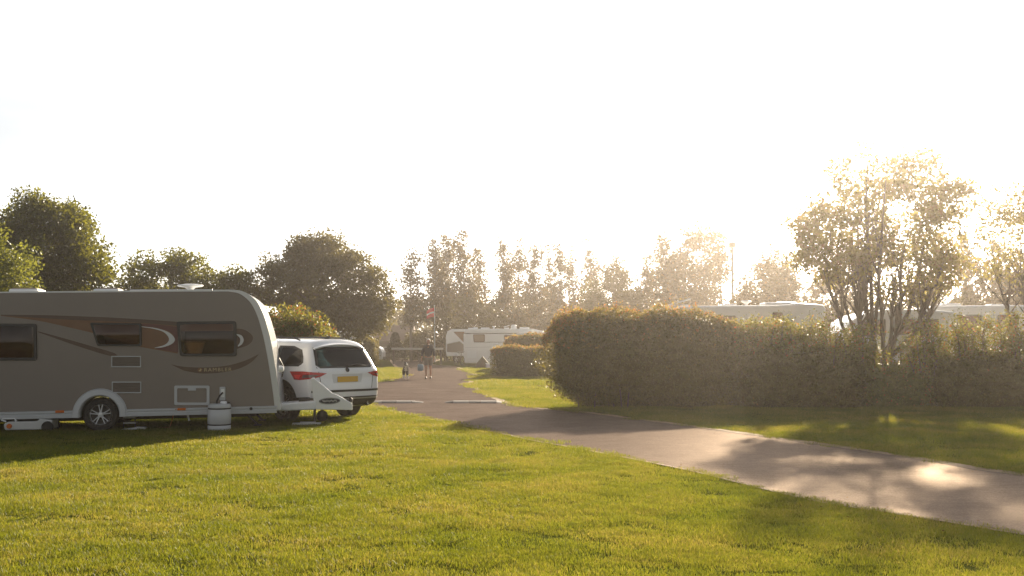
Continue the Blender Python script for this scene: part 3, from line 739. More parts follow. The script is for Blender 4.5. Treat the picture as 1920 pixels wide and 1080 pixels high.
for i, (px, yt, Y, w, lb) in enumerate(BU):
    p = wp(px, yt, Y); h = p.z
    tree('bush', lb, 'bush', p.x, Y, [(0, 0, h * .55, w, w * .8, h * .42), (-.5 * w, 0, h * .4, w * .8, w * .7, h * .35), (.5 * w, 0, h * .42, w * .8, w * .7, h * .36)], 90, 62, .2, L['dark'] if i % 2 == 0 else L['alder'], M['bark'], tr=.07, clump=.7, seed=160 + i, stems=6, nlimb=14, group='bushes under the tree line')
# clipped cone by the barrier
p = gp(741, 665); g = np.random.default_rng(77)
t = thing('cone_bush', 'dark cone shaped bush beside the far road barrier', 'bush', (wp(741, 640, 84).x, 84, 0))
u = g.uniform(0, 1, 4200) ** .7; an = g.uniform(0, 2 * np.pi, 4200); rad = (.95 * np.sqrt(np.clip(1 - u, 0, 1)) * (.55 + .45 * np.sin(np.clip(u + .35, 0, 1) * np.pi)) + .12) * g.uniform(.8, 1.02, 4200)
leaf_obj('crown', np.stack([rad * np.cos(an), rad * np.sin(an), .1 + u * 2.35], 1), .16, L['conifer'], t, seed=78)
mb = MB(); mb.tube([(0, 0, -.1), (0, 0, 1.2), (0, 0, 2.2)], [.09, .06, .02], 6); part('trunk', mb, M['bark'], t)
# far wood beyond the barn
g = np.random.default_rng(91); PW = []
for i in range(90):
    X = g.uniform(-75, 95); Yw = g.uniform(135, 150); hh = g.uniform(6.0, 9.5) * (1.0 if X > -28 else .8); w = g.uniform(2.2, 4.0)
    q = in_ell(g, 420, .5) * np.array([w, w, hh * .52]) + np.array([X, Yw, hh * .5]); PW.append(q)
o = leaf_obj('distant_wood', np.concatenate(PW), .62, L['dark'], None, seed=92)
tag(o, 'hazy far wood closing the view behind the tall thin trees', 'woodland', kind='stuff')

# ================================================================== CARAVAN
CV_LOC = gp(187, 809); CV_RZ, CV_PITCH, CV_W = R(10), R(0.75), 1.92
caravan = thing('caravan', 'large beige touring caravan with brown swooshes standing on the grass at the left', 'caravan', CV_LOC, CV_RZ)
caravan.rotation_euler = (0, -CV_PITCH, CV_RZ)
CV_M = Matrix.Translation(CV_LOC) @ Euler((0, -CV_PITCH, CV_RZ)).to_matrix().to_4x4()
CV_I = CV_M.inverted()
def cv(x, y, v=0.0):                # point of the photograph -> (along, up) on the caravan's plane v metres behind its near side
    o, d = CV_I @ Vector((0, 0, CAM_H)), CV_I.to_3x3() @ ray(x, y)
    p = o + d * ((v - o.y) / d.y)
    return (p.x, p.z)
def cvs(*pts, v=0.0): return [cv(x, y, v) for x, y in pts]
def arc(cx, cz, r_, a0, a1, n=20): return [(cx + r_ * math.cos(R(a0 + (a1 - a0) * k / n)), cz + r_ * math.sin(R(a0 + (a1 - a0) * k / n))) for k in range(n + 1)]
def round_poly(pts, r_, n=5):
    out = []
    for i, p in enumerate(pts):
        a, b_ = Vector(pts[i - 1]), Vector(pts[(i + 1) % len(pts)]); p = Vector(p)
        ra = min(r_, (a - p).length * .45); rb = min(r_, (b_ - p).length * .45)
        s_, e_ = p + (a - p).normalized() * ra, p + (b_ - p).normalized() * rb
        for k in range(n + 1):
            t = k / n; out.append(tuple(s_ * (1 - t) ** 2 + p * 2 * t * (1 - t) + e_ * t * t))
    return out
def grid_poly(poly, step):
    """2-D outline -> evenly filled triangles"""
    bm = bmesh.new(); n = len(poly); vs_ = []
    for i in range(n):
        a, b_ = Vector(poly[i]), Vector(poly[(i + 1) % n]); k = max(1, int((b_ - a).length / step))
        vs_ += [bm.verts.new((*(a.lerp(b_, j / k)), 0)) for j in range(k)]
    bm.faces.new(vs_); bmesh.ops.triangulate(bm, faces=bm.faces[:])
    for _ in range(5):
        long = [e for e in bm.edges if e.calc_length() > step * 1.6]
        if not long: break
        bmesh.ops.subdivide_edges(bm, edges=long, cuts=1); bmesh.ops.triangulate(bm, faces=[f for f in bm.faces if len(f.verts) > 3])
    v = [tuple(q.co[:2]) for q in bm.verts]; bm.verts.index_update(); f = [tuple(q.index for q in fc.verts) for fc in bm.faces]; bm.free()
    return v, f
def cr_open(pts, n=5):              # smooth open curve through points
    return [tuple(q) for q in smooth_line(pts, n)]
UL = -3.55                            # rear end, outside the picture
floor_z = cv(300, 779)[1]
front = cr_open(cvs((435, 543), (453, 545.5), (468, 553), (481, 565), (490, 581), (498, 603), (508, 640), (516, 688), (523, 735), (526, 768)), 4)
arch = arc(0, .30, .345, 0, 180, 18)
arch = [(x, max(z, floor_z)) for x, z in arch]
outline = [(UL, floor_z), (UL - .02, 1.2), (UL + .06, 2.30), (UL + .22, 2.49)] + cvs((0, 547), (150, 545.5), (300, 544)) + front + [(.36, floor_z)] + arch + [(-.36, floor_z)]
mb = MB(); mb.prism(outline, 0, CV_W)
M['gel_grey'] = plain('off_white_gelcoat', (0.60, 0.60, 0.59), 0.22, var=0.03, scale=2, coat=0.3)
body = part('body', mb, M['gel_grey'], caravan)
# window openings cut into the body: each a real recess with brown furniture inside
WIN = {'l': cvs((-118, 606), (69, 607), (70, 676), (-118, 676)), 'm': cvs((169, 605), (266, 606), (266, 649), (183, 649)), 'r': cvs((331, 603), (443, 602), (444, 668), (338, 668))}
cut = MB()
for k, q in WIN.items():
    c = Vector((sum(p[0] for p in q) / 4, sum(p[1] for p in q) / 4))
    cut.prism([tuple(c + (Vector(p) - c) * .9) for p in q], -.2, .55)
cme = cut.mesh('cutter'); co = bpy.data.objects.new('cutter', cme); COL.objects.link(co); co.parent = caravan
def boolean_apply(o, cutter, op='DIFFERENCE'):
    md = o.modifiers.new('cut', 'BOOLEAN'); md.object = cutter; md.operation = op; md.solver = 'EXACT'
    bpy.context.view_layer.update()
    me = bpy.data.meshes.new_from_object(o.evaluated_get(bpy.context.evaluated_depsgraph_get()))
    o.modifiers.clear(); old = o.data; o.data = me; me.name = old.name
boolean_apply(body, co); bpy.data.objects.remove(co)
body.data.materials.append(M['wood_inside'])
for p in body.data.polygons:
    c = p.center
    if .02 < c.y < .56 and .9 < c.z < 2.3 and c.x < 2.9 and max(body.data.vertices[i].co.y for i in p.vertices) < .6: p.material_index = 1
# beige side panel, 4 mm proud, open at the windows
panel_top = cvs((-10, 549.5), (150, 548.5), (300, 547), (428, 546.5)) ; pf = cr_open(cvs((428, 546.5), (446, 549.5), (459, 557), (470, 568), (479, 584), (487, 606), (496, 641), (505, 690), (512, 738), (515, 765.5)), 4)
ptop2 = [(UL + .05, 2.28), (UL + .2, 2.45)] + panel_top[:-1]
pz = cv(300, 765.8)[1]
side_outline = [(UL + .02, pz)] + ptop2 + pf + [(.46, pz)] + [(x, max(z, pz)) for x, z in arc(0, .30, .46, 30, 150, 16)] + [(-.46, pz)]
mb = MB(); mb.prism(side_outline, -.005, .0); sp_ = part('side_panel', mb, M['champagne'], caravan)
cut = MB()
for k, q in WIN.items():
    c = Vector((sum(p[0] for p in q) / 4, sum(p[1] for p in q) / 4))
    cut.prism([tuple(c + (Vector(p) - c) * .905) for p in q], -.2, .2)
cme = cut.mesh('cutter'); co = bpy.data.objects.new('cutter', cme); COL.objects.link(co); co.parent = caravan
boolean_apply(sp_, co); bpy.data.objects.remove(co)
for k, q in WIN.items():
    q2 = round_poly(q, .05 if k != 'm' else .035); c = Vector((sum(p[0] for p in q) / 4, sum(p[1] for p in q) / 4))
    inn = [tuple(c + Vector(((p[0] - c.x) * (.9 if k != 'l' else .94), (p[1] - c.y) * .84))) for p in q2]
    mb = MB(); mb.band(q2, inn, -.034, -.006); f = part('window', mb, M['black_trim'], caravan, bevel=.006)
    v2, f2 = grid_poly([tuple(c + (Vector(p) - c) * 1.03) for p in inn], .09); zr = max(abs(p[1] - c.y) for p in inn); xr_ = max(abs(p[0] - c.x) for p in inn)
    bul = [-.031 - .034 * (1 - min(1, ((b2 - c.y) / zr) ** 2)) * (1 - min(1, abs((a2 - c.x) / xr_) ** 6)) for a2, b2 in v2]
    mb = MB(); mb.add([(a2, y2, b2) for (a2, b2), y2 in zip(v2, bul)], f2); part('pane', mb, M['tint_brown'], f, smooth=True)
    if k == 'r':
        x0, x1 = min(p[0] for p in inn), max(p[0] for p in inn); z1 = max(p[1] for p in inn)
        mb = MB(); mb.box(((x0 + x1) / 2, .03, z1 - .055), (x1 - x0, .012, .15)); part('blind', mb, M['blind'], f)
def decal(name, pts, m, y=-.0075, th=.002, label=None):
    mb = MB(); mb.prism(pts, y, y + th)
    o = link(name, mb.mesh(name, tri=True), m, caravan)
    if label: o['label'] = label
    return o
# swooshes in vinyl film
up = cr_open(cvs((2, 590), (60, 590.5), (120, 592), (200, 595), (270, 599), (334, 603.5)), 3)
lo = cr_open(cvs((333, 663), (300, 657), (262, 650), (230, 641), (180, 626), (130, 614), (70, 601), (2, 592.5)), 3)
decal('swoosh', up + lo, M['orange_vinyl'], label='broad orange brown swoosh through the windows')
st_up = cr_open(cvs((2, 590), (60, 590.5), (120, 592), (200, 595), (270, 599), (334, 603.5), (362, 604.5)), 3)
st_lo = cr_open(cvs((333, 611), (270, 606), (200, 602), (140, 600), (90, 597), (2, 591.5)), 3)
decal('stripe', st_up + st_lo, M['brown_vinyl'], y=-.0098, label='dark brown upper stripe of the swoosh')
decal('stripe', cr_open(cvs((266, 607), (300, 609), (333, 613)), 3) + cr_open(cvs((334, 661), (322, 659), (290, 652.5), (312, 645), (326, 632), (318, 622), (296, 615), (266, 612)), 3), M['red_vinyl'], y=-.0098, label='red brown edge of the swoosh before the right window')
decal('crescent', cr_open(cvs((266, 612), (296, 616), (318, 624), (328, 636), (322, 645), (306, 651), (290, 652.5)), 4) + cr_open(cvs((290, 652), (308, 647), (316, 640), (316, 632), (306, 622), (286, 616), (266, 613)), 4), M['silver_vinyl'], y=-.0122)
decal('leaf_mark', cr_open(cvs((444, 616), (456, 617.5), (468, 624), (474, 632), (472, 641), (463, 648), (448, 653), (444, 654)), 4), M['brown_vinyl'])
decal('crescent', cr_open(cvs((444, 626), (453, 629), (457, 637), (454, 645), (447, 650)), 4) + cr_open(cvs((446, 648), (450, 642), (450, 634), (444, 628)), 4), M['silver_vinyl'], y=-.0098)
decal('line', cr_open(cvs((71, 621), (90, 626), (130, 637), (175, 650), (212, 661), (221, 667)), 3) + cr_open(cvs((209, 668), (180, 660), (140, 647), (100, 633), (72, 623)), 3), M['brown_vinyl'], label='thin dark line running down from the left window')
decal('smile', cr_open(cvs((320, 683), (340, 687), (370, 689), (405, 688), (435, 683.5), (462, 675), (485, 664)), 4) + cr_open(cvs((484, 666), (474, 677), (458, 687), (435, 695), (405, 699.5), (375, 700), (345, 695)), 4), M['brown_vinyl'], label='dark smile shaped swoosh carrying the lettering')
def lettering(txt, x, z, h, wide, m, parent, y=-.011, space=1.25):
    cu = bpy.data.curves.new('lettering', 'FONT'); cu.body = txt; cu.size = h / .69; cu.space_character = space; cu.extrude = .0008; cu.align_x = 'CENTER'
    to = bpy.data.objects.new('lettering', cu); COL.objects.link(to); bpy.context.view_layer.update()
    me = bpy.data.meshes.new_from_object(to.evaluated_get(bpy.context.evaluated_depsgraph_get())); bpy.data.objects.remove(to)
    w = max(v.co.x for v in me.vertices) - min(v.co.x for v in me.vertices)
    for v in me.vertices:
        v.co = Vector((x + v.co.x * wide / w, y - v.co.z, z + v.co.y))
    me.materials.clear()
    return link('lettering', me, m, parent)
a_, b_ = cv(383, 696), cv(434, 690)
lettering('RAMBLER', (a_[0] + b_[0]) / 2, a_[1] - .005, .062, b_[0] - a_[0], M['gold'], caravan)
e_ = cv(375, 693.5)
mb = MB(); mb.lathe([(.042, -.0105), (.042, -.0075)], 'Y', (e_[0], 0, e_[1]), 20); em = part('emblem', mb, M['orange_vinyl'], caravan)
mb = MB(); mb.prism([(e_[0] - .024, e_[1] - .012), (e_[0] + .004, e_[1] - .03), (e_[0] + .03, e_[1] + .004), (e_[0] + .006, e_[1] + .028), (e_[0] + .004, e_[1] + .002)], -.0122, -.0106); part('mark', mb, M['gold'], em)
# vents, locker, water inlet, mains hatch
def vent(x0, y0, x1, y1):
    q = cvs((x0, y0), (x1, y0), (x1, y1), (x0, y1)); c = Vector((sum(p[0] for p in q) / 4, sum(p[1] for p in q) / 4))
    inn = [tuple(c + Vector(((p[0] - c.x) * .94, (p[1] - c.y) * .82))) for p in q]
    mb = MB(); mb.band(q, inn, -.018, -.006); f = part('vent', mb, M['trim'], caravan, bevel=.004)
    x_, X_ = inn[0][0], inn[1][0]; z_, Z_ = inn[2][1], inn[0][1]; n = 6
    for k in range(n):
        zc = z_ + (Z_ - z_) * (k + .5) / n
        mb = MB(); mb.box(((x_ + X_) / 2, -.011, zc), (X_ - x_, .003, (Z_ - z_) / n * .72), Matrix.Rotation(R(28), 3, 'X')); part('slat', mb, M['champagne'], f)
vent(209, 667.5, 264.5, 688.5); vent(210, 715.5, 265, 737)
q = cvs((327, 723), (393, 723), (393, 759.5), (327, 759.5)); c = Vector((sum(p[0] for p in q) / 4, sum(p[1] for p in q) / 4))
mb = MB(); mb.band(round_poly(q, .03), [tuple(c + Vector(((p[0] - c.x) * .84, (p[1] - c.y) * .74))) for p in round_poly(q, .03)], -.022, -.005); lk = part('locker', mb, M['trim'], caravan, bevel=.005)
qi = [tuple(c + Vector(((p[0] - c.x) * .83, (p[1] - c.y) * .73))) for p in q]
mb = MB(); mb.prism(qi, -.010, -.006); part('locker_door', mb, M['champagne'], lk)
mb = MB(); mb.box((c.x, -.022, qi[0][1] - .02), (.14, .016, .055)); part('latch', mb, M['trim'], lk, bevel=.006)
q = cv(417.5, 738)
mb = MB(); mb.box((q[0], -.02, q[1]), (.105, .035, .25)); wi = part('water_inlet', mb, M['trim'], caravan, bevel=.015)
mb = MB(); mb.box((q[0] + .005, -.041, q[1] + .01), (.06, .008, .15)); part('cover', mb, M['white_gel'], wi, bevel=.004)
# skirt rail
for (ua, ub) in ((UL, -.45), (.45, cv(519, 770)[0])):
    z0, z1 = floor_z - .002, cv(300, 766)[1]
    prof = [(0, z0), (-.03, z0), (-.034, z0 + .055), (-.02, z0 + .068), (-.022, z0 + .085), (-.034, z0 + .095), (-.034, z1 - .01), (-.012, z1), (0, z1)]
    mb = MB(); n = len(prof); mb.add([(ua, *p) for p in prof] + [(ub, *p) for p in prof], [tuple(range(n)), tuple(range(2 * n - 1, n - 1, -1))] + [(k, n + k, n + (k + 1) % n, (k + 1) % n) for k in range(n)])
    part('side_skirt', mb, M['trim'], caravan)
for px, py in ((113, 771.5), (341, 767)):
    q = cv(px, py); mb = MB(); mb.box((q[0], -.039, q[1]), (.15, .012, .045)); part('side_marker', mb, M['orange_lens'], caravan, bevel=.006)
q = cv(471, 766); mb = MB(); mb.lathe([(.028, -.045), (.03, -.03)], 'Y', (q[0], 0, q[1]), 12); part('skirt_socket', mb, M['black_trim'], caravan)
# white spat round the wheel
op = arc(0, .30, .475, 0, 180, 26); ip = arc(0, .30, .343, 0, 180, 26)
op = [(-.475, floor_z - .002)] + op[::-1] + [(.475, floor_z - .002)]; ip = [(-.343, floor_z - .002)] + ip[::-1] + [(.343, floor_z - .002)]
mb = MB(); n = len(op); vs, fs = [], []
for k in range(n):
    (ox, oz), (ix, iz) = op[k], ip[k]; mx, mz = (ox + ix) / 2, (oz + iz) / 2
    vs += [(ox, -.004, oz), (ox * .6 + mx * .4, -.05, oz * .6 + mz * .4), (ix * .7 + mx * .3, -.065, iz * .7 + mz * .3), (ix, -.045, iz), (ix, .12, iz)]
for k in range(n - 1): fs += [(k * 5 + j, k * 5 + j + 1, k * 5 + j + 6, k * 5 + j + 5) for j in range(4)]
mb.add(vs, fs); part('wheel_spat', mb, M['trim'], caravan, smooth=True)
def wheel(parent, c, r_, w, face, m_rim=None, spokes=5, name='wheel', rim_k=.66):
    """road wheel about the y axis; face = -1 or +1: the side its rim looks to"""
    cx, cy, cz = c
    mb = MB(); mb.lathe([(r_ * rim_k, -w / 2), (r_ * .93, -w / 2), (r_, -w * .36), (r_, w * .36), (r_ * .93, w / 2), (r_ * rim_k, w / 2)], 'Y', c, 32, cap=False)
    mb.lathe([(r_ * rim_k, -w / 2), (r_ * rim_k, w / 2)], 'Y', c, 32, cap=False)
    t = part(name, mb, M['rubber'], parent, smooth=True)
    rr_ = r_ * rim_k; y = cy + face * w * .42; mb = MB()
    mb.lathe([(rr_ * .99, y), (rr_ * .99, y - face * w * .4), (rr_ * .86, y - face * .015), (rr_ * .9, y + face * .006)], 'Y', (cx, 0, cz), 32, cap=False)
    for k in range(spokes):
        for dd in (-11, 11):
            a = R(360 / spokes * k + 90 + dd); a2 = R(360 / spokes * k + 90 + dd * .5)
            p0, p1 = Vector((cx + math.cos(a2) * rr_ * .18, y - face * .012, cz + math.sin(a2) * rr_ * .18)), Vector((cx + math.cos(a) * rr_ * .93, y - face * .002, cz + math.sin(a) * rr_ * .93))
            mb.tube([p0, p0.lerp(p1, .5), p1], [rr_ * .075, rr_ * .055, rr_ * .06], 6)
    mb.lathe([(rr_ * .001, y + face * .008), (rr_ * .2, y + face * .004), (rr_ * .26, y - face * .02)], 'Y', (cx, 0, cz), 16, cap=False)
    part('rim', mb, m_rim or M['alloy'], t, smooth=True)
    mb = MB(); mb.lathe([(.001, y - face * w * .35), (rr_ * .98, y - face * w * .35)], 'Y', (cx, 0, cz), 24, cap=False); part('brake_disc', mb, M['dark_metal'], t)
    return t
wheel(caravan, (0, .13, .30), .305, .19, -1); wheel(caravan, (0, CV_W - .13, .30), .305, .19, 1)
mb = MB(); mb.box((-.2, CV_W / 2, .31), (6.2, .08, .14)); mb.box((-.2, .55, .29), (6.2, .06, .16)); mb.box((-.2, CV_W - .55, .29), (6.2, .06, .16)); mb.box((0, CV_W / 2, .27), (.12, CV_W - .4, .1)); mb.box((-.9, CV_W / 2, .30), (.5, .7, .2)); mb.box((1.6, 1.2, .28), (.7, .5, .16))
part('chassis', mb, M['dark_metal'], caravan)
mb = MB(); mb.box((-.45, CV_W - .03, .19), (6.1, .03, .24)); part('added_far_screen', mb, M['black_trim'], caravan)  # added screen: hides the sunlit grass beyond so the underside looks dark
for u in (-2.7, 2.75):
    for v in (.35, CV_W - .35):
        mb = MB(); mb.tube([(u - .25 * (1 if u > 0 else -1), v, .28), (u, v, .02)], [.028, .024], 8); mb.box((u, v, .015), (.14, .12, .02)); part('corner_steady', mb, M['dark_metal'], caravan)
q = cv(352, 779, .3); mb = MB(); mb.tube([(q[0] - .02, .3, q[1] + .1), (q[0] + .03, .3, q[1] - .10)], .018, 8); part('drain_hose', mb, M['white_plastic'], caravan)
# roof: aerial disc, rooflights
rz_ = cv(357, 543)[1]
q = cv(357, 538, .9)
mb = MB(); mb.lathe([(.001, rz_ + .185), (.13, rz_ + .183), (.235, rz_ + .165), (.245, rz_ + .15), (.22, rz_ + .135), (.10, rz_ + .12), (.055, rz_ + .08), (.065, rz_ - .02)], 'Z', (q[0], .9, -.03), 32, cap=False); part('roof_aerial', mb, M['white_plastic'], caravan, smooth=True)
for xa, xb in ((20, 75), (177, 226)):
    a_, b_ = cv(xa, 540, .8), cv(xb, 540, .8); zt = cv((xa + xb) / 2, 546)[1]
    mb = MB(); mb.box(((a_[0] + b_[0]) / 2, .95, zt + .03), (b_[0] - a_[0], .55, .10)); f = part('rooflight', mb, M['white_plastic'], caravan, bevel=.03, seg=3)
    mb = MB(); mb.box(((a_[0] + b_[0]) / 2, .95, zt + .085), ((b_[0] - a_[0]) * .86, .45, .03)); part('dome', mb, M['blind'], f, bevel=.012)
a_, b_ = cv(246, 543, .4), cv(400, 543, .4); zt = cv(320, 543.8)[1]
mb = MB(); mb.box(((a_[0] + b_[0]) / 2, 1.0, zt + .012), (b_[0] - a_[0], 1.5, .022)); part('roof_panel', mb, M['white_gel'], caravan, bevel=.008)
q = cv(527, 692); mb = MB(); mb.lathe([(.001, q[0] + .05), (.045, q[0] + .04), (.06, q[0] + .005), (.06, q[0] - .05)], 'X', (0, .12, q[1]), 16, cap=False); part('front_lamp', mb, M['white_plastic'], caravan, smooth=True)
# front window band and grab handle on the front (seen from the side only)
mb = MB(); mb.tube([(cv(521, 672)[0] + .0, .35, cv(521, 672)[1]), (cv(524, 690)[0] + .06, .35, cv(524, 690)[1]), (cv(527, 708)[0], .35, cv(527, 708)[1])], .014, 8); part('grab_handle', mb, M['black_trim'], caravan, smooth=True)
# drawbar with its white fairings
MID = CV_W / 2
fa = cvs((520, 757), (560, 754.5), (592, 752), (592, 768), (520, 771), v=MID - .3)
mb = MB(); mb.prism(fa, MID - .34, MID + .34); part('drawbar_fairing', mb, M['white_plastic'], caravan, bevel=.03, seg=3)
ff = cvs((583, 710), (587, 708), (592, 711), (600, 718), (612, 728), (622, 737), (632, 741), (648, 750), (661, 757.5), (661.5, 770.5), (640, 769.5), (591, 768), (587, 745), v=MID - .28)
mb = MB(); n = len(ff)
def fw(x): return .30 - .22 * max(0, min(1, (x - ff[0][0]) / (ff[8][0] - ff[0][0])))
vs = [(p[0], MID - fw(p[0]), p[1]) for p in ff] + [(p[0], MID + fw(p[0]), p[1]) for p in ff]
mb.add(vs, [tuple(range(n)), tuple(range(2 * n - 1, n - 1, -1))] + [(k, k + n, (k + 1) % n + n, (k + 1) % n) for k in range(n)])
hc = link('hitch_cover', mb.mesh('hitch_cover', tri=True), M['white_gel'], caravan, bevel=.018, seg=3)
q = cv(618, 752, MID - .25); ob = MB()
def hcy(x): return MID - fw(x)
oval = [(q[0] + .205 * math.cos(R(a)), q[1] + .062 * math.sin(R(a))) for a in range(0, 360, 12)]
ob.add([(p[0], hcy(p[0]) - .012, p[1]) for p in oval] + [(p[0], hcy(p[0]) + .004, p[1]) for p in oval], [tuple(range(30)), tuple(range(59, 29, -1))] + [(k, k + 30, (k + 1) % 30 + 30, (k + 1) % 30) for k in range(30)])
M['navy'] = plain('navy_badge', (0.02, 0.025, 0.045), .3, var=.1)
bd = part('badge', ob, M['navy'], caravan)
ob = MB(); oi2 = [(q[0] + .19 * math.cos(R(a)), q[1] + .052 * math.sin(R(a))) for a in range(0, 361, 12)]
ob.tube([(p[0], hcy(p[0]) - .0125, p[1]) for p in oi2], .003, 4)
ob.tube([(q[0] - .14 + .0056 * k, hcy(q[0] - .14 + .0056 * k) - .0125, q[1] + .018 * math.sin(k * 1.25) + .006 * math.sin(k * .47)) for k in range(51)], .0045, 4); part('mark', ob, M['silver_vinyl'], bd)
q = cv(590, 785, MID - .25); mb = MB(); mb.tube([(q[0], MID - .2, .03), (q[0], MID - .2, .42)], .026, 10); part('drawbar_leg', mb, M['dark_metal'], caravan)
q = cv(604, 790, MID); jw = MB(); jw.tube([(q[0], MID, .12), (q[0], MID, .5)], .022, 10); jw.box((q[0], MID, .16), (.05, .1, .12)); js = part('jockey_stem', jw, M['dark_metal'], caravan)
mb = MB(); mb.lathe([(.03, -.035), (.095, -.035), (.112, -.02), (.112, .02), (.095, .035), (.03, .035)], 'Y', (q[0], MID, .112), 24); part('jockey_wheel', mb, M['rubber'], js, smooth=True)
mb = MB(); mb.tube([(q[0] - .45, MID, .42), (cv(655, 762, MID)[0], MID, .40)], [.05, .045], 8); mb.lathe([(.02, .36), (.05, .37), (.05, .43), (.02, .46)], 'Z', (cv(657, 764, MID)[0], MID, 0), 14); part('drawbar', mb, M['dark_metal'], caravan)

def cvw(u, v, w): return CV_M @ Vector((u, v, w))
# things under and in front of the caravan
q = cv(587, 797, MID - .2); p = cvw(q[0] - .12, MID - .22, 0); pk = thing('packing_board', 'pale flat board under the drawbar leg', 'board', (p.x, p.y, 0.0), CV_RZ)
mb = MB(); mb.box((0, 0, .03), (.55, .22, .035)); mb.box((.02, 0, .055), (.3, .18, .02)); part('board', mb, M['grey_tank'], pk, bevel=.006)
p = gp(411, 807.5)
wb = thing('water_barrel', 'white water barrel with two dark bands beside the caravan', 'barrel', (p.x, p.y, 0), CV_RZ)
rb = .205; hb = .49
mb = MB(); mb.lathe([(.001, .0), (rb * .93, .0), (rb, .03), (rb, .095), (rb * .955, .105), (rb * .955, .125), (rb, .135), (rb * 1.02, .25), (rb, .385), (rb * .955, .395), (rb * .955, .415), (rb, .425), (rb * .99, .46), (rb * .9, hb), (rb * .3, hb + .005), (.001, hb + .005)], 'Z', (0, 0, 0), 36, cap=False); part('drum', mb, M['trim'], wb, smooth=True)
for z in (.115, .405):
    mb = MB(); mb.lathe([(rb * .95, z - .012), (rb * 1.0, z - .010), (rb * 1.0, z + .010), (rb * .95, z + .012)], 'Z', (0, 0, 0), 36, cap=False); part('band', mb, M['rubber'], wb, smooth=True)
mb = MB(); mb.lathe([(.055, hb), (.06, hb + .03), (.05, hb + .045), (.001, hb + .045)], 'Z', (.07, 0, 0), 16, cap=False); part('cap', mb, M['white_plastic'], wb, smooth=True)
mb = MB(); mb.lathe([(.03, hb), (.03, hb + .03), (.001, hb + .03)], 'Z', (.15, .02, 0), 12, cap=False); part('cap', mb, M['black_trim'], wb, smooth=True)
mb = MB(); mb.tube([(-.05, 0, hb), (-.05, .01, hb + .05), (-.01, .08, hb + .14), (.03, .16, hb + .19), (.05, .22, hb + .17)], .016, 8); part('pump_hose', mb, M['rubber'], wb, smooth=True)
p = cvw(cv(50, 800)[0], -.02, 0); wt = thing('waste_tank', 'grey wheeled waste water container lying under the caravan at the left edge', 'water container', (p.x, p.y, 0), CV_RZ)
mb = MB(); mb.prism(round_poly([(-.36, .05), (.42, .05), (.44, .22), (.22, .25), (.18, .20), (-.30, .20), (-.38, .16)], .035), -.02, .42); part('tank', mb, M['grey_tank'], wt, bevel=.02, seg=3)
for y in (-.03, .43):
    mb = MB(); mb.lathe([(.02, -.03), (.09, -.03), (.1, -.015), (.1, .015), (.09, .03), (.02, .03)], 'Y', (.36, y, .1), 20); part('wheel', mb, M['rubber'], wt, smooth=True)
mb = MB(); mb.tube([(-.34, 0, .2), (-.42, 0, .23), (-.40, 0, .26), (-.2, 0, .255), (-.17, 0, .2)], .016, 8); part('handle', mb, M['white_plastic'], wt, smooth=True)
mb = MB(); mb.lathe([(.04, -.05), (.045, -.02)], 'Y', (-.28, 0, .12), 14); part('cap', mb, M['orange_lens'], wt)
p = cvw(cv(247, 803)[0], .25, 0); rp = thing('levelling_ramp', 'pale levelling ramp lying in the shade behind the caravan wheel', 'ramp', (p.x, p.y, 0), CV_RZ)
mb = MB(); mb.prism([(-.22, .01), (.22, .01), (.2, .05), (.05, .06), (-.02, .04), (-.2, .025)], -.1, .1); part('wedge', mb, M['grey_tank'], rp, bevel=.008)
p = cvw(cv(233, 788)[0], .35, 0); sb_ = thing('folding_step', 'folded two tread plastic step stored under the caravan floor behind the wheel', 'step', (p.x, p.y, 0), CV_RZ)
for z in (.12, .22):
    mb = MB(); mb.box((.02, .1, z), (.22, .25, .03)); part('tread', mb, M['grey_tank'], sb_, bevel=.008)
for x in (-.09, .13):
    mb = MB(); mb.tube([(x, 0, 0.0), (x * .8 + .005, .05, .22)], .014, 6); part('leg', mb, M['dark_metal'], sb_)
p = gp(318, 804); hk = thing('hookup_cable', 'thin orange mains cable hanging from the locker to the grass', 'cable', (p.x, p.y, 0))
top = CV_M @ Vector((cv(331, 766)[0], -.045, cv(331, 766)[1])) - Vector(p)
mb = MB(); mb.tube([top, top * .7 + Vector((.0, -.03, .02)), top * .35 + Vector((-.01, .0, -.02)), (0, 0, .03), (-.12, .1, .012), (-.5, .35, .012), (-1.3, .6, .012)], .009, 6); part('cord', mb, M['orange_cable'], hk, smooth=True)
q = cv(362, 655); p = cvw(q[0], .17, q[1] - .115); bk = thing('basket', 'pale basket standing behind the right window of the caravan', 'basket', p, CV_RZ)
mb = MB(); mb.lathe([(.001, 0), (.12, 0), (.185, .24), (.195, .25), (.175, .24), (.11, .02), (.001, .02)], 'Z', (0, 0, 0), 24, cap=False); part('bowl', mb, M['wicker'], bk, smooth=True)
mb = MB(); mb.lathe([(.18, .235), (.2, .24), (.2, .262), (.18, .262)], 'Z', (0, 0, 0), 24, cap=False); part('rim', mb, M['blind'], bk, smooth=True)

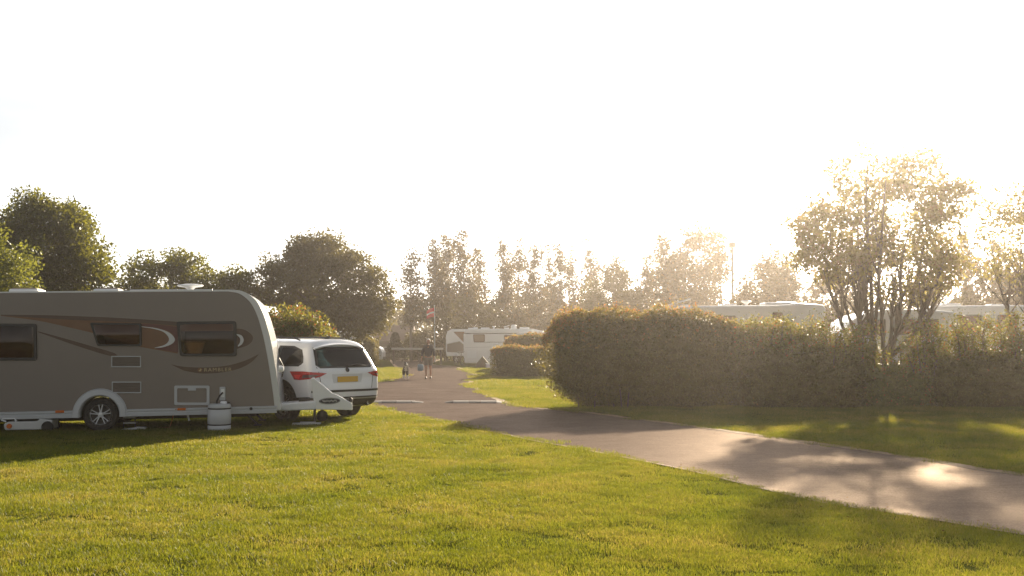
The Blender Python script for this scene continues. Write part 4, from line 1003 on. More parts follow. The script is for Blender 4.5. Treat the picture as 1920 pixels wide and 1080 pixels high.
# ================================================================== WHITE CAR
CAR_LOC, CAR_RZ = Vector((-5.16, 22.1, 0)), R(139)
car = thing('parked_car', 'white estate style off roader parked behind the caravan drawbar, rear towards us', 'car', CAR_LOC, CAR_RZ)
CAR_M = Matrix.Translation(CAR_LOC) @ Matrix.Rotation(CAR_RZ, 4, 'Z'); CAR_I = CAR_M.inverted()
rows = [(0, .27), (.66, .27), (.83, .31), (.905, .46), (.93, .66), (.935, .86), (.915, 1.02), (.885, 1.10), (.83, 1.26), (.77, 1.42), (.70, 1.545), (.60, 1.62), (.36, 1.665), (0, 1.68)]
xr = [-2.12, -2.14, -2.22, -2.32, -2.335, -2.32, -2.315, -2.28, -2.20, -2.11, -2.04, -1.96, -1.90, -1.88]
hood = [(0, .24), (.66, .24), (.83, .28), (.90, .44), (.92, .62), (.92, .78), (.89, .90), (.84, .96), (.78, 1.0), (.66, 1.03), (.52, 1.05), (.36, 1.06), (.2, 1.07), (0, 1.075)]
def station(kind, x, ys=1.0, zs=1.0): return [(x, y * ys, z) for (y, z) in (rows if kind == 'c' else hood)]
st = []
for ys, dx in ((0, -.035), (.45, -.03), (.76, -.012), (.9, .02), (.965, .07), (.99, .2)):
    st.append([(xr[j] + dx, rows[j][0] * ys, rows[j][1]) for j in range(len(rows))])
st.append([(x, y, z + (0.012 if z > 1.5 else 0)) for x, y, z in station('c', -1.3)])
st.append([(x, y, z + (0.02 if z > 1.5 else 0)) for x, y, z in station('c', -.4)])
st.append([(x, y, z + (0.005 if z > 1.5 else 0)) for x, y, z in station('c', .35)])
def blend(x, k): return [(x, rows[j][0] * (1 - k) + hood[j][0] * k, rows[j][1] * (1 - k) + hood[j][1] * k) for j in range(len(rows))]
st += [blend(.75, .3), blend(1.15, .72), blend(1.4, 1.0), [(1.95, y * .98, z * (.97 if z > .8 else 1)) for (y, z) in hood]]
for ys, dx in ((.94, 2.2), (.8, 2.29), (.5, 2.33), (0, 2.34)):
    st.append([(dx - (.10 if z > .85 else 0), y * ys, z * (.88 if z > .8 else 1)) for (y, z) in hood])
def crs(P, n):
    P = [np.array(p) for p in P]; P = [2 * P[0] - P[1]] + P + [2 * P[-1] - P[-2]]; out = []
    for i in range(1, len(P) - 2):
        for k in range(n):
            t = k / n
            out.append(.5 * (2 * P[i] + (P[i + 1] - P[i - 1]) * t + (2 * P[i - 1] - 5 * P[i] + 4 * P[i + 1] - P[i + 2]) * t * t + (-P[i - 1] + 3 * P[i] - 3 * P[i + 1] + P[i + 2]) * t ** 3))
    out.append(P[-2]); return out
G = np.array(crs([np.array(s_) for s_ in st], 5))                       # (stations, rows, 3)
G = np.stack(crs([G[:, j] for j in range(G.shape[1])], 5), 1)
G[..., 1] = np.maximum(G[..., 1], 0)
ns, nr = G.shape[:2]
vs = np.concatenate([G.reshape(-1, 3), (G * np.array([1, -1, 1])).reshape(-1, 3)])
fs = []
for i in range(ns - 1):
    for j in range(nr - 1):
        a = i * nr + j; fs.append((a, a + 1, a + nr + 1, a + nr)); b2 = a + ns * nr; fs.append((b2, b2 + nr, b2 + nr + 1, b2 + 1))
bm = bmesh.new(); bv = [bm.verts.new(v) for v in vs]
for f in fs:
    try: bm.faces.new([bv[k] for k in f])
    except Exception: pass
bmesh.ops.remove_doubles(bm, verts=bm.verts, dist=.0008); bmesh.ops.recalc_face_normals(bm, faces=bm.faces)
bmesh.ops.dissolve_degenerate(bm, edges=bm.edges, dist=.0005)
bme = bpy.data.meshes.new('body'); bm.to_mesh(bme); bm.free()
cbody = link('body', bme, M['car_paint'], car)
solid = BVHTree.FromPolygons([v.co for v in bme.vertices], [tuple(p.vertices) for p in bme.polygons])
mb = MB()
for x in (-1.4, 1.4):
    for y in (-1, 1): mb.lathe([(.43, min(y * .62, y * 1.2)), (.43, max(y * .62, y * 1.2))], 'Y', (x, 0, .37), 40)
co = part('cutter', mb, None, car); boolean_apply(cbody, co); bpy.data.objects.remove(co)
cbody.data.materials.append(M['black_trim'])
for p in cbody.data.polygons:
    c = p.center; r_ = min(math.hypot(c.x - x, c.z - .37) for x in (-1.4, 1.4))
    if r_ < .432 and abs(c.y) < .94 and (abs(p.normal.y) < .5 or abs(c.y) < .7): p.material_index = 1
    if c.z < .30: p.material_index = 1
def pinp(x, y, poly):
    ins = False; j = len(poly) - 1
    for i in range(len(poly)):
        if ((poly[i][1] > y) != (poly[j][1] > y)) and x < (poly[j][0] - poly[i][0]) * (y - poly[i][1]) / (poly[j][1] - poly[i][1] + 1e-12) + poly[i][0]: ins = not ins
        j = i
    return ins
# outlines on the car: rear window in (y, z), side windows and windscreen in (x, z) / (y, z)
RW = [(-.66, 1.505), (.66, 1.505), (.745, 1.15), (.66, 1.09), (-.66, 1.09), (-.745, 1.15)]
SW = {'quarter_window': [(-1.98, 1.20), (-1.93, 1.32), (-1.82, 1.46), (-1.52, 1.535), (-1.02, 1.545), (-1.02, 1.125), (-1.86, 1.125)],
      'rear_door_window': [(-.94, 1.55), (-.04, 1.555), (-.04, 1.105), (-.94, 1.12)], 'front_door_window': [(.04, 1.555), (.40, 1.54), (1.02, 1.14), (1.0, 1.09), (.04, 1.10)]}
WS = [(-.60, 1.56), (.60, 1.56), (.72, 1.12), (-.72, 1.12)]
def shrink(poly, k):
    cx, cy = sum(p[0] for p in poly) / len(poly), sum(p[1] for p in poly) / len(poly)
    out = []
    for p in poly:
        d = Vector((p[0] - cx, p[1] - cy)); l = d.length; out.append((cx + d.x * (l - k) / l, cy + d.y * (l - k) / l))
    return out
bm = bmesh.new(); bm.from_mesh(cbody.data); kill = []
rws, sws, wss = shrink(RW, .045), [shrink(q, .04) for q in SW.values()], shrink(WS, .05)
for f in bm.faces:
    c = f.calc_center_median()
    if c.x < -1.85 and f.normal.x < -.4 and pinp(c.y, c.z, rws): kill.append(f)
    elif c.x > .3 and c.z > 1.1 and f.normal.x > .3 and pinp(c.y, c.z, wss): kill.append(f)
    elif abs(f.normal.y) > .6 and any(pinp(c.x, c.z, q) for q in sws): kill.append(f)
bmesh.ops.delete(bm, geom=kill, context='FACES'); bm.to_mesh(cbody.data)
# dark lining a little inside the shell, open at the same windows
bm.normal_update()
for v in bm.verts: v.co -= v.normal * .035
lm = bpy.data.meshes.new('lining'); bm.to_mesh(lm); bm.free()
lm.materials.clear(); lm.materials.append(M['lining']); lo_ = link('lining', lm, None, car)
for p in lm.polygons: p.material_index = 0
for o in (cbody,):
    o.data.polygons.foreach_set('use_smooth', [True] * len(o.data.polygons)); o.data.set_sharp_from_angle(angle=R(50))
def skin_patch(name, poly, axis, m, parent, off=.005, th=.006, step=.06, label=None, side=1):
    """outline laid on the car's skin. axis 'x-': outline in (y, z) seen from the rear; 'y+'/'y-': outline in (x, z) from the side; 'px': points of the photograph"""
    v, f = grid_poly(poly, step if axis != 'px' else step * 85); P, Nn, okk = [], [], []
    for a, b_ in v:
        if axis == 'x-': o_, d_ = Vector((-5, a, b_)), Vector((1, 0, 0))
        elif axis == 'x+': o_, d_ = Vector((5, a, b_)), Vector((-1, 0, 0))
        elif axis in ('c+', 'c-'):                    # seen from the rear corner at 45 degrees
            q_ = 1 if axis == 'c+' else -1; d_ = Vector((1, -q_, 0)).normalized(); h_ = Vector((-1, -q_, 0)).normalized(); o_ = Vector((-2.2, q_ * .86, b_)) + h_ * a - d_ * 4
        elif axis == 'y+': o_, d_ = Vector((a, 3, b_)), Vector((0, -1, 0))
        elif axis == 'y-': o_, d_ = Vector((a, -3, b_)), Vector((0, 1, 0))
        else: o_, d_ = CAR_I @ Vector((0, 0, CAM_H)), (CAR_I.to_3x3() @ ray(a, b_)).normalized()
        h = solid.ray_cast(o_, d_)
        if h[0] is None: h = solid.find_nearest(o_ + d_ * ((-o_).dot(d_)))
        nn = h[1]; 
        if nn.dot(d_) > 0: nn = -nn
        P.append(h[0]); Nn.append(nn)
    n = len(P)
    allv = [p + q * off for p, q in zip(P, Nn)] + [p + q * (off - th) for p, q in zip(P, Nn)]
    fl = [t for t in f]
    ed = {}
    for t in f:
        for k in range(3):
            e = (t[k], t[(k + 1) % 3]); ed[e] = 1
    rim = [(a, b2, b2 + n, a + n) for (a, b2) in ed if (b2, a) not in ed]
    mb = MB(); mb.add(allv, fl + [tuple(reversed([q + n for q in t])) for t in f] + rim)
    o = part(name, mb, m, parent, smooth=True)
    if label: o['label'] = label
    return o
def win(name, poly, axis, m, k=.045):
    # black border as a ring on the skin, pane inside it
    inn = shrink(poly, k); fr_ = skin_patch(name, poly, axis, m, car, off=.004, th=.004, step=.07)
    return fr_
rwin = win('rear_window', RW, 'x-', M['tint_green'])
skin_patch('window_border', [RW[0], RW[1], (.63, 1.465), (-.63, 1.465)], 'x-', M['black_trim'], rwin, off=.007)
skin_patch('window_border', [RW[1], RW[2], (.69, 1.14), (.61, 1.47)], 'x-', M['black_trim'], rwin, off=.007)
skin_patch('window_border', [RW[0], RW[5], (-.69, 1.14), (-.61, 1.47)], 'x-', M['black_trim'], rwin, off=.007)
skin_patch('window_border', [RW[2], RW[3], RW[4], RW[5], (-.66, 1.125), (.66, 1.125)], 'x-', M['black_trim'], rwin, off=.0075)
for nm, q in SW.items():
    for ax in ('y+', 'y-'):
        w_ = win(nm, q, ax, M['tint_dark' if nm == 'quarter_window' else 'tint_green']); inn = shrink(q, .05); n = len(q)
        for k in range(n): skin_patch('window_border', [q[k], q[(k + 1) % n], inn[(k + 1) % n], inn[k]], ax, M['black_trim'], w_, off=.007, step=.1)
win('windscreen', WS, 'x+', M['tint_green'])
# wiper
pts = []
for k in range(7):
    y = -.02 - .5 * k / 6; z = 1.125 + .03 * math.sin(k / 6 * math.pi); h = solid.ray_cast(Vector((-5, y, z)), Vector((1, 0, 0))); pts.append(h[0] + Vector((-.03, 0, 0)))
mb = MB(); mb.tube(pts, [.022, .016, .014, .012, .010, .010, .008], 6); part('wiper', mb, M['black_trim'], car, smooth=True)
# spoiler lip over the window
sp = []
for k in range(15):
    y = -.66 + 1.32 * k / 14; e2 = abs(y) / .66
    sp.append((y, 1.60 - .085 * e2 ** 2.2))
mb = MB(); vs_, n = [], 15
for y, z in sp:
    vs_ += [(-1.9, y, z + .02), (-2.16 + .05 * (abs(y) / .66) ** 2, y, z - .025), (-2.15 + .05 * (abs(y) / .66) ** 2, y, z - .055), (-1.95, y, z - .07)]
mb.add(vs_, [(4 * i + j, 4 * i + (j + 1) % 4, 4 * i + 4 + (j + 1) % 4, 4 * i + 4 + j) for i in range(n - 1) for j in range(4)] + [(0, 1, 2, 3), tuple(4 * (n - 1) + j for j in (3, 2, 1, 0))])
part('spoiler', mb, M['car_paint'], car, smooth=True, bevel=.006)
mb = MB()
mb.add([(-2.14, -.58, 1.515), (-2.14, .58, 1.515), (-2.06, .56, 1.50), (-2.06, -.56, 1.50)], [(0, 1, 2, 3)]); part('spoiler_underside', mb, M['black_trim'], car)
for s_ in (1, -1):
    mb = MB(); mb.tube([(-1.55, s_ * .60, 1.655), (-1.4, s_ * .61, 1.70), (-.5, s_ * .625, 1.72), (.2, s_ * .62, 1.70), (.35, s_ * .60, 1.65)], [.012, .022, .022, .022, .012], 8); part('roof_rail', mb, M['black_trim'], car, smooth=True)
mb = MB(); mb.prism([(-1.75, 1.67), (-1.58, 1.685), (-1.72, 1.745), (-1.76, 1.74)], -.02, .02); part('roof_fin', mb, M['black_trim'], car, bevel=.006)
# lamps, plate, trim on the rear
for s_ in (1, -1):
    ax_ = 'c+' if s_ > 0 else 'c-'
    tlp = skin_patch('tail_lamp', [(t_, z) for t_, z in ((-.43, 1.02), (-.10, 1.025), (.24, 1.0), (.33, .985), (.20, .915), (0.0, .875), (-.20, .855), (-.32, .86))], ax_, M['red_lens'], car, off=.012, th=.014, step=.05)
    skin_patch('reflector', [(t_, z) for t_, z in ((-.33, .955), (-.17, .955), (-.21, .875), (-.285, .875))], ax_, M['red_reflector'], tlp, off=.0155, th=.004, step=.05)
    skin_patch('inner_lens', [(t_, z) for t_, z in ((-.12, .962), (.20, .962), (.10, .915), (-.14, .885))], ax_, M['dark_lens'], tlp, off=.0155, th=.004, step=.05)
pl = skin_patch('number_plate', [(-.265, .80), (.265, .80), (.265, .915), (-.265, .915)], 'x-', M['yellow_plate'], car, off=.014, th=.014, step=.1, label='yellow rear number plate')
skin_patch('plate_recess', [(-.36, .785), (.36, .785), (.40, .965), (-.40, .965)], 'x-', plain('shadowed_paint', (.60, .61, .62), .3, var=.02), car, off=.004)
skin_patch('badge', [(.045 * math.cos(R(a)), 1.045 + .045 * math.sin(R(a))) for a in range(0, 360, 30)], 'x-', M['black_trim'], car, off=.014, th=.012, step=.04)
skin_patch('trim_strip', [(-.93, .60), (.93, .60), (.93, .645), (-.93, .645)], 'x-', M['black_trim'], car, off=.008, label='dark groove over the rear bumper')
skin_patch('bumper_trim', [(-.93, .315), (.93, .315), (.93, .50), (-.93, .50)], 'x-', M['black_trim'], car, off=.014, th=.02, label='black lower bumper')
skin_patch('trim_strip', [(-.88, .455), (.88, .455), (.88, .48), (-.88, .48)], 'x-', M['galv'], car, off=.022, th=.008, label='silver strip across the bumper')
for ax in ('y+', 'y-'):
    skin_patch('sill_trim', [(-.95, .33), (.95, .33), (.95, .46), (-.95, .46)], ax, M['black_trim'], car, off=.012, step=.1)
    skin_patch('sill_trim', [(-2.26, .33), (-1.86, .33), (-1.84, .50), (-2.26, .52)], ax, M['black_trim'], car, off=.012, step=.08)
    for x in (-1.4, 1.4):
        o_ = arc(x, .37, .49, 0, 180, 18); i_ = arc(x, .37, .425, 0, 180, 18)
        for k in range(0, 18, 6): pass
        skin_patch('arch_trim', o_ + i_[::-1], ax, M['black_trim'], car, off=.010, step=.08)
    skin_patch('door_seam', [(-1.0, .5), (-.988, .5), (-.93, 1.1), (-.942, 1.1)], ax, M['black_trim'], car, off=.003, th=.003, step=.1)
    skin_patch('door_handle', [(-.80, .93), (-.58, .94), (-.58, .965), (-.80, .955)], ax, M['car_paint'], car, off=.03, th=.03, step=.08)
for s_ in (1, -1):
    skin_patch('tailgate_seam', [(s_ * y, z) for y, z in ((.735, 1.12), (.745, 1.12), (.70, .90), (.655, .66), (.645, .66), (.69, .90))], 'x-', M['black_trim'], car, off=.004, th=.004, step=.1)
    wheel(car, (-1.4, s_ * .80, .355), .355, .235, s_); wheel(car, (1.4, s_ * .80, .355), .355, .235, s_)
    mb = MB(); mb.lathe([(.03, -2.31), (.042, -2.33), (.042, -2.2)], 'X', (0, s_ * .55, .33), 14, cap=False); part('exhaust', mb, M['chrome'], car, smooth=True)
mb = MB(); mb.box((0, 0, .32), (4.0, 1.2, .14)); mb.tube([(-1.4, -.75, .34), (-1.4, .75, .34)], .05, 8); part('underbody', mb, M['black_trim'], car)
for x in (.25, -.62, -1.35):
    for y in ((.36, -.36) if x > -.2 else (.42, 0, -.42)):
        w_ = .5 if x > -.2 else .38
        mb = MB(); mb.box((x, y, .95), (.16, w_, .62), Matrix.Rotation(R(-12), 3, 'Y')); mb.box((x + .3, y, .62), (.55, w_, .16)); s2 = part('seat', mb, M['seat'], car, bevel=.05, seg=3)
        mb = MB(); mb.box((x - .10, y, 1.34), (.10, .24, .17), Matrix.Rotation(R(-8), 3, 'Y')); part('headrest', mb, M['seat'], s2, bevel=.04, seg=3)
mb = MB(); mb.box((1.0, 0, .95), (.5, 1.35, .2)); part('dashboard', mb, M['lining'], car, bevel=.05)

# ================================================================== MOTORHOMES AND VANS
def coach(name, label, cat, loc, rz, prof, width, windows=(), stripes=(), roof=(), wheels=(), extra=None, group=None, m=None, fl=.35):
    """leisure vehicle: side outline (x, z) carried across its width; x along, y away"""
    t = thing(name, label, cat, loc, rz, group)
    mb = MB(); mb.prism(prof, 0, width)
    b_ = link('body', mb.mesh('body'), m or M['white_gel'], t, bevel=.07, seg=3)
    for (poly, kind) in windows:
        mb = MB(); c = Vector((sum(p[0] for p in poly) / len(poly), sum(p[1] for p in poly) / len(poly)))
        inn = [tuple(c + (Vector(p) - c) * .86) for p in poly]
        mb.band(poly, inn, -.03, .0); w_ = part('window', mb, M['black_trim'] if kind != 'red' else M['red_vinyl'], t)
        mb = MB(); mb.prism(inn, -.02, -.004); part('pane', mb, {'dark': M['dark_lens'], 'red': M['blind'], 'blue': M['dark_lens']}[kind], w_)
    for (poly, mm, lb) in stripes:
        mb = MB(); mb.prism(poly, -.006, -.001); part('stripe', mb, mm, t, label=lb)
    for (kind, x, y, z, sx, sy, sz) in roof:
        mb = MB()
        if kind == 'dome':
            mb.lathe([(.001, sz), (sx * .3, sz * .97), (sx * .46, sz * .6), (sx * .5, 0)], 'Z', (x, y, z), 20, cap=False); part('roof_dome', mb, M['roof_gloss'], t, smooth=True)
        elif kind == 'hatch':
            mb.box((x, y, z + sz / 2), (sx, sy, sz)); part('rooflight', mb, M['roof_gloss'], t, bevel=min(.04, sz * .4), seg=3)
        elif kind == 'lid':
            mb.box((x, y, z + sz), (sx, sy, .05), Matrix.Rotation(R(-16), 3, 'Y')); part('open_rooflight', mb, M['roof_gloss'], t, bevel=.02)
            mb = MB(); mb.box((x, y, z + .05), (sx * .8, sy, .1)); part('rooflight_frame', mb, M['white_plastic'], t, bevel=.02)
        elif kind == 'disc':
            mb.lathe([(.001, z + .22), (sx * .4, z + .215), (sx * .5, z + .18), (sx * .3, z + .14), (.05, z + .1), (.05, z - .02)], 'Z', (x, y, 0), 20, cap=False); part('roof_aerial', mb, M['white_plastic'], t, smooth=True)
    for (x, r_) in wheels:
        wheel(t, (x, .16, r_), r_, .2, -1, m_rim=M['white_plastic']); wheel(t, (x, width - .16, r_), r_, .2, 1, m_rim=M['white_plastic'])
    if extra: extra(t)
    return t
def at_y(px, py, Y): p = wp(px, py, Y); return p
# white motorhome across the end of the road
def side_px(Y, X0): return lambda x, y: (wp(x, y, Y).x - X0, wp(x, y, Y).z)
Y1 = 72.0; X1 = wp(868, 650, Y1).x; s1 = side_px(Y1, X1)
prof1 = [s1(872, 681), s1(869, 674), s1(869, 628), s1(872, 620), s1(880, 616.5)] + [s1(1000, 616.5), s1(1018, 621), s1(1026, 636), s1(1030, 655), s1(1034, 681)]
coach('motorhome', 'white motorhome with red framed window standing across the end of the road', 'motorhome', (X1, Y1, 0), 0, prof1, 2.2,
      windows=[(round_poly([s1(887, 627), s1(909, 627), s1(909, 641), s1(888, 641)], .08), 'red'), (round_poly([s1(945, 628), s1(975, 628), s1(975, 641), s1(945, 641)], .08), 'dark')],
      stripes=[([s1(870, 624.6), s1(1000, 624.6), s1(1000, 626.2), s1(870, 626.2)], M['dark_metal'], 'thin dark line under the roof'), ([s1(889, 641), s1(1010, 641), s1(1010, 642), s1(889, 642)], M['dark_metal'], 'thin dark line at window sill'), ([s1(872, 651), s1(1010, 648.5), s1(1010, 649.4), s1(872, 652)], M['silver_vinyl'], None), ([s1(876, 657), s1(893, 657), s1(893, 671), s1(876, 671)], M['white_plastic'], None)],
      roof=[('hatch', s1(892, 0)[0], 1.0, s1(0, 616.5)[1], .32, .4, .12), ('hatch', s1(910, 0)[0], 1.0, s1(0, 616.5)[1], .65, .5, .10), ('lid', s1(950, 0)[0], .9, s1(0, 616.5)[1], .45, .5, .20), ('dome', s1(963, 0)[0], .8, s1(0, 616.5)[1], .45, .4, .32), ('hatch', s1(983, 0)[0], 1.1, s1(0, 616.5)[1], .7, .6, .12), ('disc', s1(926, 0)[0], 1.4, s1(0, 616.5)[1], .3, 0, 0)],
      wheels=[(s1(912, 0)[0], .32), (s1(1012, 0)[0], .32)])
Y2 = 82.0; X2 = wp(835, 650, Y2).x; s2_ = side_px(Y2, X2)
prof2 = [s2_(837, 668), s2_(836, 660), s2_(836, 630), s2_(839, 621), s2_(847, 617)] + [s2_(960, 617), s2_(968, 640), s2_(975, 668)]
coach('motorhome', 'white motorhome with brown diagonal flash, half hidden behind the nearer motorhome', 'motorhome', (X2, Y2, 0), 0, prof2, 2.2, windows=[],
      stripes=[([s2_(850, 622), s2_(880, 622), s2_(880, 653)], M['orange_vinyl'], 'brown diagonal flash'), ([s2_(838, 645), s2_(862, 640), s2_(880, 655), s2_(880, 662), s2_(838, 660)], M['champagne'], None)],
      roof=[('hatch', s2_(884, 0)[0], .8, s2_(0, 617)[1], .5, .5, .12)], wheels=[(s2_(858, 0)[0], .32), (s2_(950, 0)[0], .32)])
# white motorhome with raked windscreen between the hedges
Y3 = 58.0; X3 = wp(918, 650, Y3).x; s3 = side_px(Y3, X3)
prof3 = [s3(919, 692), s3(918, 684), s3(921, 676), s3(929, 668), s3(951, 641), s3(960, 631), s3(968, 626), s3(985, 623), s3(1050, 623), s3(1056, 640), s3(1058, 692)]
def mirror_arm(t):
    a_, b2 = s3(934, 645), s3(926, 660)
    mb = MB(); mb.tube([(a_[0], -.05, a_[1]), (a_[0] - .25, -.2, a_[1] - .02), (b2[0] - .12, -.25, (a_[1] + b2[1]) / 2), (b2[0] - .08, -.2, b2[1])], .045, 8); part('mirror_arm', mb, M['white_plastic'], t, smooth=True)
    mb = MB(); mb.prism([s3(926, 675), s3(932, 667), s3(952, 644), s3(960, 645), s3(962, 668), s3(948, 678)], -.012, -.002); part('cab_window', mb, M['dark_lens'], t)
    mb = MB(); vs_ = [s3(931, 666), s3(950, 642.5)]; mb.add([(vs_[0][0] - .02, .25, vs_[0][1]), (vs_[1][0] - .02, .25, vs_[1][1]), (vs_[1][0] - .02, 1.9, vs_[1][1]), (vs_[0][0] - .02, 1.9, vs_[0][1])], [(0, 1, 2, 3)]); part('windscreen', mb, M['dark_lens'], t)
coach('motorhome', 'white motorhome with raked windscreen and big mirror, nose showing past the low hedges', 'motorhome', (X3, Y3, 0), 0, prof3, 2.15,
      roof=[('hatch', s3(985, 0)[0], .9, s3(0, 623)[1], .9, .8, .12), ('hatch', s3(1010, 0)[0], .9, s3(0, 623)[1], .5, .6, .10)], wheels=[(s3(950, 0)[0], .32), (s3(1040, 0)[0], .32)], extra=mirror_arm)
# motorhome behind the big hedge on the right
Y4 = 33.0; X4 = wp(1212, 650, Y4).x; s4 = side_px(Y4, X4)
prof4 = [s4(1212, 720), s4(1206, 640), s4(1203, 600), s4(1210, 588), s4(1224, 581), s4(1240, 577.5), s4(1300, 573.5), s4(1460, 572), s4(1500, 568.5), s4(1544, 571), s4(1549, 579), s4(1547, 602), s4(1530, 612), s4(1556, 640), s4(1580, 660), s4(1586, 720)]
coach('motorhome', 'white motorhome with over cab bed showing above the clipped hedge, glinting roof', 'motorhome', (X4, Y4, 0), 0, prof4, 2.2,
      windows=[(round_poly([s4(1448, 585), s4(1466, 585), s4(1472, 604), s4(1448, 604)], .05), 'blue'), (round_poly([s4(1300, 592), s4(1380, 592), s4(1380, 625), s4(1300, 625)], .06), 'dark')],
      roof=[('lid', s4(1273, 0)[0], 1.0, s4(0, 575)[1], .85, .7, .17), ('hatch', s4(1370, 0)[0], 1.0, s4(0, 572.5)[1], .5, .5, .07), ('disc', s4(1406, 0)[0], 1.1, s4(0, 573)[1], .36, 0, 0), ('hatch', s4(1460, 0)[0], 1.0, s4(0, 571)[1], .9, .8, .10), ('dome', s4(1480, 0)[0], 1.1, s4(0, 570)[1], .9, .8, .12)],
      wheels=[(s4(1270, 0)[0], .33), (s4(1540, 0)[0], .33)])
# camper van and caravan further right
Y5 = 32.0; X5 = wp(1583, 650, Y5).x; s5 = side_px(Y5, X5)
prof5 = [s5(1586, 716), s5(1572, 690), s5(1573, 655), s5(1583, 622), s5(1594, 603), s5(1612, 592), s5(1640, 584), s5(1670, 579), s5(1725, 580), s5(1790, 584), s5(1800, 600), s5(1804, 716)]
coach('camper_van', 'white camper van with sloping windscreen, behind the stems of the sunlit tree', 'camper van', (X5, Y5, 0), 0, prof5, 1.95, windows=[(round_poly([s5(1612, 604), s5(1660, 598), s5(1660, 630), s5(1598, 632)], .05), 'dark'), (round_poly([s5(1680, 598), s5(1760, 598), s5(1760, 628), s5(1680, 628)], .05), 'dark')],
      roof=[('hatch', s5(1660, 0)[0], .9, s5(0, 579.5)[1], .5, .5, .08)], wheels=[(s5(1610, 0)[0], .33), (s5(1765, 0)[0], .33)])
Y6 = 35.5; X6 = wp(1742, 650, Y6).x; s6 = side_px(Y6, X6)
prof6 = [s6(1742, 706), s6(1736, 660), s6(1732, 600), s6(1738, 580), s6(1752, 573.5), s6(2040, 571), s6(2062, 576), s6(2072, 600), s6(2080, 660), s6(2082, 706)]
coach('caravan', 'white caravan with long bright roof line above the straggly hedge at the right', 'caravan', (X6, Y6, 0), 0, prof6, 2.2, windows=[(round_poly([s6(1770, 590), s6(1840, 590), s6(1840, 625), s6(1770, 625)], .06), 'dark'), (round_poly([s6(1870, 590), s6(1910, 590), s6(1910, 615), s6(1870, 615)], .06), 'dark')],
      roof=[('hatch', s6(1788, 0)[0], 1.0, s6(0, 572.8)[1], .7, .5, .10), ('hatch', s6(1880, 0)[0], 1.0, s6(0, 572.2)[1], .7, .5, .07)], wheels=[(s6(1900, 0)[0], .32)])
# camper vans on the left behind the small hedge, and a caravan behind the flowering shrub
Y7 = 66.5; X7 = wp(672, 650, Y7).x
vanp = [(-4.6, .35), (-4.6, 2.3), (-4.4, 2.5), (-1.75, 2.5), (-1.25, 2.32), (-.55, 1.42), (-.12, 1.2), (0, .9), (.02, .4)]
vanp = [(x, z) for x, z in vanp]
def van_bits(t):
    mb = MB(); mb.prism([(-1.55, 1.45), (-.75, 1.45), (-1.2, 2.1), (-1.55, 2.15)], -.01, -.002); part('cab_window', mb, M['dark_lens'], t)
    mb = MB(); mb.add([(-1.17, .2, 2.21), (-.6, .2, 1.50), (-.6, 1.75, 1.50), (-1.17, 1.75, 2.21)], [(0, 1, 2, 3)]); o_ = part('windscreen', mb, M['dark_lens'], t); o_.location = (.04, 0, .03)
    for y in (.25, 1.7):
        mb = MB(); mb.box((-.06, y, .85), (.12, .3, .16)); part('headlamp', mb, M['silver_vinyl'], t, bevel=.03)
    mb = MB(); mb.box((-.9, -.12, 1.55), (.1, .2, .28)); part('mirror', mb, M['white_plastic'], t, bevel=.03)
    mb = MB(); mb.box((-.02, .98, .5), (.1, 1.8, .18)); part('bumper', mb, M['black_trim'], t, bevel=.03)
p = gp(716, 689); 
coach('camper_van', 'white camper van nose peeping out beyond the small dark hedge', 'camper van', (wp(717, 650, 73.2).x, 73.2, 0), R(0), vanp, 1.95, wheels=[(-.85, .33), (-3.8, .33)], extra=van_bits, group=None)
coach('camper_van', 'white camper van roof showing between the shrub and the small dark hedge', 'camper van', (wp(645, 650, 66).x, 66.0, 0), R(0), vanp, 1.95, wheels=[(-.85, .33), (-3.8, .33)], extra=van_bits)
Y8 = 36.0; X8 = wp(440, 650, Y8).x; s8 = side_px(Y8, X8)
coach('caravan', 'pale caravan roof just visible left of the flowering shrub, behind the beige caravan', 'caravan', (X8, Y8, 0), 0, [s8(330, 710), s8(330, 580), s8(340, 571.5), s8(490, 571.5), s8(503, 590), s8(506, 710)], 2.2, windows=[(round_poly([s8(440, 590), s8(500, 590), s8(500, 620), s8(440, 620)], .06), 'dark')], wheels=[(s8(430, 0)[0], .32)])
#@@REST
# ================================================================== ROAD THINGS
def hump(label, xs, seed):
    """xs: (x0, x1, kind) along the road crossing, photograph columns"""
    c0 = gp((xs[0][0] + xs[-1][1]) / 2, 755.5)
    a_, b_ = gp(xs[0][0], 756), gp(xs[-1][1], 754.5); ang = math.atan2(26.95 - 26.75, 1.0) * .2
    t = thing('speed_bump', label, 'speed bump', (c0.x, c0.y, 0.008), ang, 'speed bump halves across the road')
    for x0, x1, kd in xs:
        u0, u1 = gp(x0, 755.5).x - c0.x, gp(x1, 755.5).x - c0.x
        prof = [(-.30, 0), (-.25, .024), (-.14, .05), (0, .06), (.14, .05), (.25, .024), (.30, 0)]; n = len(prof); mb = MB()
        u0 += .006; u1 -= .006
        if kd == 'end0': vs_ = [(u0, y * .6, z * .35) for y, z in prof] + [(u1, y, z) for y, z in prof]
        elif kd == 'end1': vs_ = [(u0, y, z) for y, z in prof] + [(u1, y * .6, z * .35) for y, z in prof]
        else: vs_ = [(u, y, z) for u in (u0, u1) for y, z in prof]
        mb.add(vs_, [tuple(range(n)), tuple(range(2 * n - 1, n - 1, -1))] + [(k, n + k, n + (k + 1) % n, (k + 1) % n) for k in range(n)])
        part('bump_section', mb, M['bump_white'] if kd == 'w' else M['bump_black'], t, label='worn white section' if kd == 'w' else 'black rubber section')
M['bump_white'] = plain('worn_white_rubber', (0.15, 0.14, 0.14), .85, var=.3, scale=14)
M['bump_black'] = plain('dusty_black_rubber', (0.05, 0.042, 0.04), .7, var=.3, scale=14)
